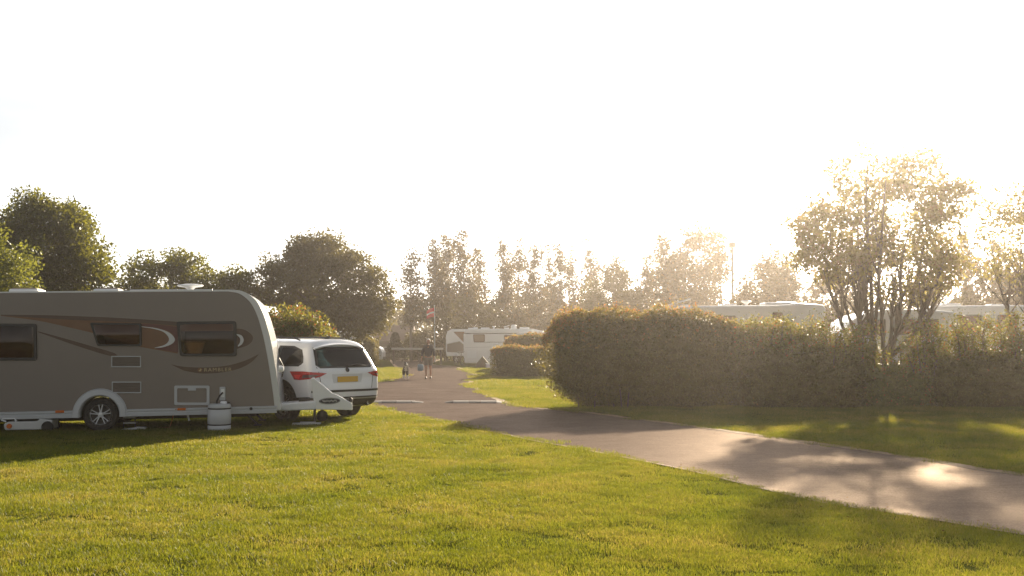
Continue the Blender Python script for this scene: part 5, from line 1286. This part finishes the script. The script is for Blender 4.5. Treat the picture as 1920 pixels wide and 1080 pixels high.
hump('left half of the black and white speed bump, ending at the white car', [(688, 717, 'w'), (717, 744, 'b'), (744, 772, 'w'), (772, 794, 'end1')], 1)
hump('right half of the black and white speed bump, reaching the right hand grass verge', [(834, 850, 'end0'), (850, 879, 'w'), (879, 901, 'b'), (901, 930, 'w'), (930, 942, 'end1')], 2)
# barrier over the far end of the road
p = wp(738, 660, 75); bx, bz = p.x, 1.6 + (643 - 654) / (FPX / 75)
t = thing('road_barrier', 'pale horizontal bar barrier across the far end of the road behind the man', 'barrier', (bx, 75.0, 0))
for x in (0, 3.55):
    mb = MB(); mb.box((x, 0, .55), (.12, .12, 1.1)); part('post', mb, M['timber'], t, bevel=.01)
mb = MB(); mb.box((1.8, -.09, bz), (3.9, .06, .16)); part('bar', mb, M['pale_timber'], t, bevel=.01)
# fence and barn in the distance
p = wp(690, 650, 92)
t = thing('picket_fence', 'dark low paling fence in front of the brown roofed barn', 'fence', (p.x, 92, 0))
n = 24
for k in range(n):
    mb = MB(); mb.box((k * .145, 0, .55), (.10, .03, 1.1 + .06 * ((k * 7) % 3 - 1))); part('paling', mb, M['timber'], t)
for z in (.3, .85):
    mb = MB(); mb.box((n * .145 / 2 - .07, .04, z), (n * .145, .05, .09)); part('rail', mb, M['timber'], t)
mb = MB(); mb.box((n * .145 / 2 - .07, .02, 1.2), (n * .145, .1, .07)); part('top_rail', mb, M['pale_timber'], t)
p = wp(690, 650, 112); bw = wp(772, 650, 112).x - p.x; rz0, rz1 = wp(0, 637, 112).z, wp(0, 609, 112).z
t = thing('barn', 'low barn with wide brown roof in the haze at the road end', 'barn', (p.x, 112, 0))
mb = MB(); mb.box((bw / 2, 3.5, rz0 / 2), (bw - .5, 6.4, rz0)); part('wall', mb, M['pale_timber'], t)
mb = MB(); hh = rz1 - rz0
mb.add([(-.2, -.2, rz0 - .15), (bw + .2, -.2, rz0 - .15), (bw - .1, 3.5, rz1), (.1, 3.5, rz1), (-.2, 7.2, rz0 - .15), (bw + .2, 7.2, rz0 - .15)], [(0, 1, 2, 3), (3, 2, 5, 4), (0, 3, 4), (1, 5, 2), (0, 4, 5, 1)]); part('roof', mb, M['tile_roof'], t)
mb = MB(); mb.box((bw * .3, .25, rz0 * .45), (1.8, .1, rz0 * .85)); part('door', mb, M['timber'], t)
# flagpole with its flag
p = wp(815, 650, 84); t = thing('flagpole', 'slim white flagpole behind the man, left of the motorhomes', 'flagpole', (p.x, 84, 0)); ph = wp(812, 574, 84).z
mb = MB(); mb.tube([(0, 0, -.1), (0, 0, ph * .5), (-.03, 0, ph)], [.055, .045, .03], 8); part('pole', mb, M['white_plastic'], t, smooth=True)
mb = MB(); mb.lathe([(.001, ph + .09), (.05, ph + .06), (.06, ph + .03), (.03, ph)], 'Z', (-.03, 0, 0), 10, cap=False); part('finial', mb, M['white_plastic'], t, smooth=True)
fl = thing('flag', 'small red and white flag hanging from the flagpole', 'flag', (p.x - .05, 83.93, 0)); z1 = wp(0, 577, 84).z; z0 = wp(0, 594, 84).z
def cloth(u0, u1, v0, v1, nm, mm):
    mb = MB(); nu, nv = 8, 6; vs_ = []
    for sgn in (0, .012):
        for i in range(nu + 1):
            for j in range(nv + 1):
                u, v = u0 + (u1 - u0) * i / nu, v0 + (v1 - v0) * j / nv
                vs_.append((-.62 * u, -.06 * math.sin(u * 7) * u + sgn, z1 - (z1 - z0) * v - .28 * u * u * (1 - .3 * v)))
    a = (nu + 1) * (nv + 1); f = []
    for i in range(nu):
        for j in range(nv):
            q = i * (nv + 1) + j; f += [(q, q + 1, q + nv + 2, q + nv + 1), (a + q, a + q + nv + 1, a + q + nv + 2, a + q + 1)]
    mb.add(vs_, f); part(nm, mb, mm, fl, smooth=True)
cloth(0, 1, 0, .42, 'red_band', M['red_cloth']); cloth(.0, 1, .42, .6, 'white_band', M['white_cloth']); cloth(0, 1, .6, 1, 'red_band', M['red_cloth'])
# lamp post among the trees
Yl = 66; p = wp(1375, 640, Yl); zt = wp(1374, 454, Yl).z
t = thing('lamp_post', 'tall slim lamp post with a boxy head standing against the bright sky', 'lamp post', (p.x, Yl, 0))
mb = MB(); mb.tube([(0, 0, -.1), (0, 0, 1.2), (0, 0, 1.25), (0, 0, zt - .4)], [.13, .12, .09, .08], 10); part('pole', mb, M['lamp_grey'], t, smooth=True)
mb = MB(); mb.lathe([(.05, zt - .42), (.12, zt - .38), (.22, zt - .34), (.235, zt - .1), (.20, zt), (.001, zt + .02)], 'Z', (0, 0, 0), 16, cap=False); hd = part('lamp_head', mb, M['lamp_grey'], t, smooth=True)
mb = MB(); mb.lathe([(.001, zt - .345), (.2, zt - .345), (.2, zt - .37), (.001, zt - .37)], 'Z', (0, 0, 0), 16, cap=False); part('diffuser', mb, M['white_plastic'], hd)
# small canvas shelter and boxes beside the motorhome
p = wp(905, 668, 62.5); t = thing('dog_tent', 'small dark pointed tent on the grass in front of the white motorhome', 'tent', (p.x, 62.5, 0))
mb = MB(); mb.prism([(-.42, 0), (.42, 0), (.40, .3), (0, .78), (-.40, .3)], -.35, .45); part('canvas', mb, M['tent'], t, bevel=.02)
mb = MB(); mb.prism([(-.2, .02), (.2, .02), (0, .55)], -.362, -.352); part('flap', mb, M['timber'], t)
p = wp(917, 675, 61.5); t = thing('cool_box', 'pale lilac box on the grass beside the small dark tent', 'box', (p.x, 61.5, 0), .2)
mb = MB(); mb.box((0, 0, .15), (.4, .28, .3)); part('box', mb, plain('lilac_plastic', (.42, .4, .5), .5), t, bevel=.03)
mb = MB(); mb.box((0, 0, .32), (.42, .3, .06)); part('lid', mb, M['white_plastic'], t, bevel=.02)
# bicycle by the motorhome corner
p = wp(861, 672, 71.0); t = thing('bicycle', 'dark bicycle standing at the left end of the white motorhome', 'bicycle', (p.x, 71.0, 0), R(68))
for x in (-.52, .52):
    mb = MB(); mb.tube([(x + .33 * math.cos(R(a)), 0, .34 + .33 * math.sin(R(a))) for a in range(0, 361, 15)], .02, 6, cap=False); w_ = part('wheel', mb, M['rubber'], t, smooth=True)
    mb = MB()
    for a in range(0, 180, 20): mb.tube([(x - .32 * math.cos(R(a)), 0, .34 - .32 * math.sin(R(a))), (x + .32 * math.cos(R(a)), 0, .34 + .32 * math.sin(R(a)))], .003, 3)
    part('spokes', mb, M['galv'], w_)
mb = MB()
for q in ([(-.52, 0, .34), (-.1, 0, .32), (.36, 0, .82), (-.2, 0, .84), (-.52, 0, .34)], [(-.2, 0, .92), (-.2, 0, .84), (-.1, 0, .32)], [(.36, 0, .95), (.36, 0, .82), (.42, 0, .6), (.52, 0, .34)]): mb.tube(q, .02, 6)
part('frame', mb, M['dark_metal'], t)
mb = MB(); mb.tube([(.30, -.28, .98), (.38, -.1, 1.0), (.38, .1, 1.0), (.30, .28, .98)], .016, 6); part('handlebar', mb, M['galv'], t)
mb = MB(); mb.box((-.22, 0, .95), (.26, .14, .05)); part('saddle', mb, M['black_trim'], t, bevel=.02)
mb = MB(); mb.box((-.55, 0, .78), (.3, .3, .2)); part('pannier', mb, M['white_plastic'], t, bevel=.03)

# ================================================================== MAN AND DOG
def skin(name, verts, edges, radii, m, parent, root=0, sub=2):
    me = bpy.data.meshes.new(name); me.from_pydata(verts, edges, [])
    o = bpy.data.objects.new(name, me); COL.objects.link(o)
    sk = o.modifiers.new('skin', 'SKIN'); sk.use_smooth_shade = True
    for i, d in enumerate(me.skin_vertices[0].data):
        r_ = radii[i]; d.radius = (r_, r_) if not hasattr(r_, '__len__') else r_
        d.use_root = i == root
    ss = o.modifiers.new('sub', 'SUBSURF'); ss.levels = sub; ss.render_levels = sub
    bpy.context.view_layer.update()
    new = bpy.data.meshes.new_from_object(o.evaluated_get(bpy.context.evaluated_depsgraph_get())); new.name = name
    bpy.data.objects.remove(o)
    new.materials.clear(); new.materials.append(m)
    return link(name, new, None, parent, smooth=False)
p = gp(803, 710.5); MAN_S = 75.5 / (FPX / p.y) / 1.80
man = thing('person', 'white haired person in dark top and shorts walking towards us with a dog', 'person', (p.x, p.y, 0), R(4)); man.scale = (MAN_S,) * 3
# faces -y; the person's right hand is at -x
J = {'pelvis': (0, 0, .96), 'waist': (0, .01, 1.10), 'chest': (0, .0, 1.32), 'neck0': (0, .01, 1.49), 'neck': (0, -.01, 1.55),
     'shr': (-.17, .01, 1.45), 'elr': (-.265, .03, 1.17), 'wrr': (-.30, -.04, .92), 'har': (-.305, -.055, .85),
     'shl': (.17, .01, 1.45), 'ell': (.25, .06, 1.17), 'wrl': (.255, .0, .92), 'hal': (.25, -.02, .84),
     'hir': (-.095, 0, .92), 'knr': (-.10, -.10, .52), 'anr': (-.10, -.02, .10), 'ftr': (-.11, -.15, .05),
     'hil': (.095, 0, .92), 'knl': (.10, .02, .51), 'anl': (.10, .12, .12), 'ftl': (.115, .0, .05)}
names = list(J); ix = {n_: i for i, n_ in enumerate(names)}
E_ = [('pelvis', 'waist'), ('waist', 'chest'), ('chest', 'neck0'), ('neck0', 'neck'), ('chest', 'shr'), ('shr', 'elr'), ('elr', 'wrr'), ('wrr', 'har'), ('chest', 'shl'), ('shl', 'ell'), ('ell', 'wrl'), ('wrl', 'hal'),
      ('pelvis', 'hir'), ('hir', 'knr'), ('knr', 'anr'), ('anr', 'ftr'), ('pelvis', 'hil'), ('hil', 'knl'), ('knl', 'anl'), ('anl', 'ftl')]
rad = dict(pelvis=(.15, .11), waist=(.15, .11), chest=(.17, .115), neck0=.07, neck=.055, shr=.065, elr=.042, wrr=.028, har=.034, shl=.065, ell=.042, wrl=.028, hal=.034, hir=.09, knr=.056, anr=.036, ftr=.035, hil=.09, knl=.056, anl=.036, ftl=.035)
V_ = [J[n_] for n_ in names]; ED = [(ix[a], ix[b]) for a, b in E_]; RD = [rad[n_] for n_ in names]
for side, s_ in (('har', -1), ('hal', 1)):                      # four bent fingers and a thumb on each hand
    h = Vector(J[side])
    for k in range(4):
        b0 = h + Vector((s_ * .004, -.028 + .019 * k, -.03)); l = (.030, .036, .034, .026)[k]
        b1 = b0 + Vector((s_ * .004, 0, -l)); b2 = b1 + Vector((-s_ * .014, 0, -l * .75))
        i0 = len(V_); V_ += [tuple(b0), tuple(b1), tuple(b2)]; RD += [.0095, .0085, .007]; ED += [(ix[side], i0), (i0, i0 + 1), (i0 + 1, i0 + 2)]
    t0 = h + Vector((-s_ * .012, -.035, .0)); t1 = t0 + Vector((-s_ * .012, -.022, -.03)); i0 = len(V_); V_ += [tuple(t0), tuple(t1)]; RD += [.011, .009]; ED += [(ix[side], i0), (i0, i0 + 1)]
skin('body', V_, ED, RD, M['skin'], man)
def head(parent, c, m_skin):
    bm = bmesh.new(); bmesh.ops.create_uvsphere(bm, u_segments=24, v_segments=18, radius=1)
    for v in bm.verts:
        x, y, z = v.co; x *= .077; y *= .098; z *= .122
        if z < -.02: x *= 1 - .35 * (-z - .02) / .1; y = y * (1 - .15 * (-z) / .1) - .008
        if y < -.07 and -.055 < z < .02 and abs(x) < .018: y -= .026 * (1 - abs(z + .02) / .04)      # nose
        for e in (-.032, .032):
            if (x - e) ** 2 + (z - .012) ** 2 < .016 ** 2 and y < -.05: y += .008
        v.co = Vector((x, y, z)) + Vector(c)
    me = bpy.data.meshes.new('head'); bm.to_mesh(me); bm.free(); return link('head', me, m_skin, parent, smooth=True)
hc_ = Vector((0, -.03, 1.665)); hd = head(man, hc_, M['skin'])
for s_ in (-1, 1):
    mb = MB(); mb.lathe([(.001, -.006), (.011, -.004), (.012, .004)], 'Y', hc_ + Vector((s_ * .032, -.086, .012)), 10, cap=False); part('eye', mb, M['black_trim'], hd, smooth=True)
    mb = MB(); mb.box(hc_ + Vector((s_ * .08, .005, -.005)), (.018, .035, .06)); part('ear', mb, M['skin'], hd, bevel=.008)
mb = MB(); mb.box(hc_ + Vector((0, -.092, -.062)), (.045, .012, .010)); part('mouth', mb, M['red_vinyl'], hd, bevel=.003)
bm = bmesh.new(); bmesh.ops.create_uvsphere(bm, u_segments=24, v_segments=18, radius=1); rr = random.Random(4)
for v in bm.verts:
    x, y, z = v.co; k = 1 + rr.uniform(-.03, .05); v.co = Vector((x * .088 * k, y * .108 * k + .012, z * .128 * k + .012)) + hc_
bmesh.ops.delete(bm, geom=[v for v in bm.verts if (v.co - hc_).z < -.03 or ((v.co - hc_).y < -.045 and (v.co - hc_).z < .068)], context='VERTS')
me = bpy.data.meshes.new('hair'); bm.to_mesh(me); bm.free(); link('hair', me, M['white_hair'], man, smooth=True)
sv = [(0, 0, .93), (0, .01, 1.10), (0, 0, 1.32), (0, .01, 1.475), (-.175, .01, 1.445), (-.262, .03, 1.18), (-.29, -.02, 1.00), (.175, .01, 1.445), (.25, .055, 1.18), (.256, .02, 1.0)]
skin('jacket', sv, [(0, 1), (1, 2), (2, 3), (2, 4), (4, 5), (5, 6), (2, 7), (7, 8), (8, 9)], [(.175, .135), (.175, .135), (.19, .135), .085, .085, .062, .05, .085, .062, .05], M['dark_top'], man)
skin('shorts', [(0, 0, .97), (-.10, 0, .88), (-.105, -.06, .68), (-.105, -.085, .575), (.10, 0, .88), (.105, .01, .68), (.108, .015, .575)], [(0, 1), (1, 2), (2, 3), (0, 4), (4, 5), (5, 6)], [(.165, .13), .115, .098, .095, .115, .098, .095], M['shorts'], man)
for a_, f_ in (('anr', 'ftr'), ('anl', 'ftl')):
    A_, F_ = Vector(J[a_]), Vector(J[f_])
    skin('shoe', [tuple(A_ + Vector((0, .03, -.0))), tuple(A_ + Vector((0, .03, -.06))), tuple(F_ + Vector((0, .05, .0))), tuple(F_ + Vector((0, -.04, -.005)))], [(0, 1), (1, 2), (2, 3)], [.045, .05, .046, .038], M['shoe'], man, sub=2)
def manw(v): return Vector((p.x, p.y, 0)) + Matrix.Rotation(R(4), 3, 'Z') @ (Vector(v) * MAN_S)
hw = manw((-.31, -.055, .80))
bag = thing('bag', 'blue grey carrier bag hanging from the hand of the walking person', 'bag', hw, R(10))
mb = MB(); n = 12
def ring(z, rx, ry): return [(rx * math.cos(2 * math.pi * k / n) * (1 + .08 * math.sin(3 * k)), ry * math.sin(2 * math.pi * k / n), z) for k in range(n)]
lv = [(-.14, .06, .05), (-.17, .135, .09), (-.30, .145, .11), (-.40, .135, .10), (-.44, .10, .08)]; vs_ = [q for z, a_, b_ in lv for q in ring(z, a_, b_)]
mb.add([(x - .04, y, z) for x, y, z in vs_], [(i * n + k, i * n + (k + 1) % n, i * n + n + (k + 1) % n, i * n + n + k) for i in range(len(lv) - 1) for k in range(n)] + [tuple(range(n)), tuple((len(lv) - 1) * n + k for k in range(n))]); part('sack', mb, M['blue_plastic'], bag, smooth=True)
mb = MB(); mb.tube([(-.10, 0, -.15), (-.05, 0, -.05), (0, 0, -.0), (.02, 0, -.06), (.02, 0, -.15)], .012, 6); part('handle', mb, M['black_trim'], bag, smooth=True)
q = gp(761, 711.5); DS = .95
dog = thing('dog', 'black and white dog walking at the left of the person', 'dog', (q.x, q.y, 0), R(10)); dog.scale = (DS,) * 3
dv = [(0, .55, .50), (0, .28, .48), (0, 0, .50), (0, -.12, .58), (0, -.24, .70), (0, -.33, .74), (0, -.46, .69), (0, -.53, .665),
      (-.075, -.02, .36), (-.08, -.03, .20), (-.08, -.05, .05), (-.08, -.09, .025), (.075, .02, .36), (.08, -.08, .21), (.08, -.10, .08), (.08, -.15, .05),
      (-.08, .55, .38), (-.085, .50, .26), (-.085, .62, .15), (-.085, .58, .03), (.08, .55, .38), (.085, .46, .26), (.085, .56, .15), (.085, .52, .03),
      (0, .68, .48), (.02, .82, .36), (.03, .92, .30)]
de = [(0, 1), (1, 2), (2, 3), (3, 4), (4, 5), (5, 6), (6, 7), (2, 8), (8, 9), (9, 10), (10, 11), (2, 12), (12, 13), (13, 14), (14, 15), (0, 16), (16, 17), (17, 18), (18, 19), (0, 20), (20, 21), (21, 22), (22, 23), (0, 24), (24, 25), (25, 26)]
dr = [(.115, .115), (.115, .13), (.125, .16), .11, .085, .08, .05, .035, .062, .04, .032, .03, .062, .04, .032, .03, .075, .05, .034, .032, .075, .05, .034, .032, .05, .05, .025]
db = skin('body', dv, de, dr, M['dog_black'], dog, root=2)
db.data.materials.append(M['dog_white'])
for pl_ in db.data.polygons:
    c = pl_.center
    if (c.z < .2) or (c.y < -.08 and abs(c.x) < .075 and .30 < c.z < .64) or (c.y < -.36 and abs(c.x) < .03) or c.y < -.44 or (c.y > .88): pl_.material_index = 1
for s_ in (-1, 1):
    mb = MB(); mb.add([(s_ * .035, -.30, .79), (s_ * .085, -.28, .79), (s_ * .095, -.30, .84), (s_ * .075, -.33, .73), (s_ * .06, -.26, .80)], [(0, 1, 2), (0, 2, 3), (1, 3, 2), (0, 4, 1), (0, 3, 4), (1, 4, 3)]); part('ear', mb, M['dog_black'], dog)
    mb = MB(); mb.lathe([(.001, -.41), (.011, -.405), (.012, -.39)], 'Y', (s_ * .035, 0, .755), 8, cap=False); part('eye', mb, M['black_trim'], dog, smooth=True)
mb = MB(); mb.lathe([(.001, -.575), (.018, -.565), (.022, -.545)], 'Y', (0, 0, .672), 10, cap=False); part('nose', mb, M['black_trim'], dog, smooth=True)
dn = Vector((q.x, q.y, 0)) + Matrix.Rotation(R(10), 3, 'Z') @ Vector((.05, -.2, .66)) * DS
ld = thing('dog_lead', 'thin dog lead slack between the dog and the hand of the person', 'lead', dn)
mb = MB(); e_ = hw + Vector((0, 0, .03)) - dn; mb.tube([(0, 0, 0), e_ * .3 + Vector((0, 0, -.18)), e_ * .65 + Vector((0, 0, -.2)), e_], .007, 5); part('strap', mb, M['dark_metal'], ld)

# fallen leaves and grit: on the road, along its edges and under the hedges
g = np.random.default_rng(55); FL = []
for line, sd, n_ in ((far_s, -1, 900), (near_s, 1, 350)):
    ln = np.array(line); k = g.integers(0, len(ln) - 1, n_); u = g.uniform(0, 1, (n_, 1)); q = ln[k] * (1 - u) + ln[k + 1] * u
    t_ = ln[k + 1] - ln[k]; t_ /= np.linalg.norm(t_, axis=1, keepdims=True) + 1e-9; nn = np.stack([-t_[:, 1], t_[:, 0]], 1)
    FL.append(q + nn * (np.abs(g.normal(size=(n_, 1))) * .35 - .08))
    FL[-1] = np.concatenate([FL[-1], q - nn * (np.abs(g.normal(size=(n_, 1))) * .35 - .08)])
FL.append(np.stack([g.uniform(.8, 13, 900), 23.75 + g.normal(size=900) * .25], 1))
FL = np.concatenate(FL); FL = FL[(FL[:, 1] < 40) & (FL[:, 1] > 5)]
inroad = in_poly(FL[:, 0], FL[:, 1], road_poly)
P3 = np.stack([FL[:, 0], FL[:, 1], np.where(inroad, .022, .034)], 1); n_ = len(P3)
an = g.uniform(0, 2 * np.pi, n_); sz = g.uniform(.015, .04, n_)[:, None]; A = np.stack([np.cos(an), np.sin(an), g.uniform(-.2, .2, n_)], 1); B_ = np.stack([-np.sin(an), np.cos(an), g.uniform(-.25, .25, n_)], 1)
vv = np.stack([P3 - A * sz * .5, P3 + B_ * sz * .3, P3 + A * sz * .5, P3 - B_ * sz * .3], 1).reshape(-1, 3)
dl = leaf('dead_leaf', (0.05, 0.03, 0.016), (0.18, 0.11, 0.05), trans=(0.12, 0.07, 0.03), tfac=.2, rough=1.0, spec=0.0)
o = link('fallen_leaves', fast_mesh('fallen_leaves', vv, np.arange(n_ * 4).reshape(n_, 4), g.uniform(0, 1, n_)), dl); o['kind'] = 'stuff'; o['label'] = 'dry fallen leaves along the road edges and under the hedges'; o['category'] = 'leaf litter'

# ================================================================== HAZE
hz = MB(); hz.box((0, 130, 7.0), (1380, 370, 16.0))
m = bpy.data.materials.new('evening_haze'); m.use_nodes = True; nt = m.node_tree; nt.nodes.clear()
ho = nt.nodes.new('ShaderNodeOutputMaterial'); pv = nt.nodes.new('ShaderNodeVolumePrincipled')
pv.inputs['Color'].default_value = (1.0, 0.90, 0.81, 1); pv.inputs['Density'].default_value = HAZE_DENSITY; pv.inputs['Anisotropy'].default_value = HAZE_G
nt.links.new(pv.outputs['Volume'], ho.inputs['Volume'])
if HAZE_DENSITY > 0:
    o = part('haze', hz, m); o['kind'] = 'stuff'
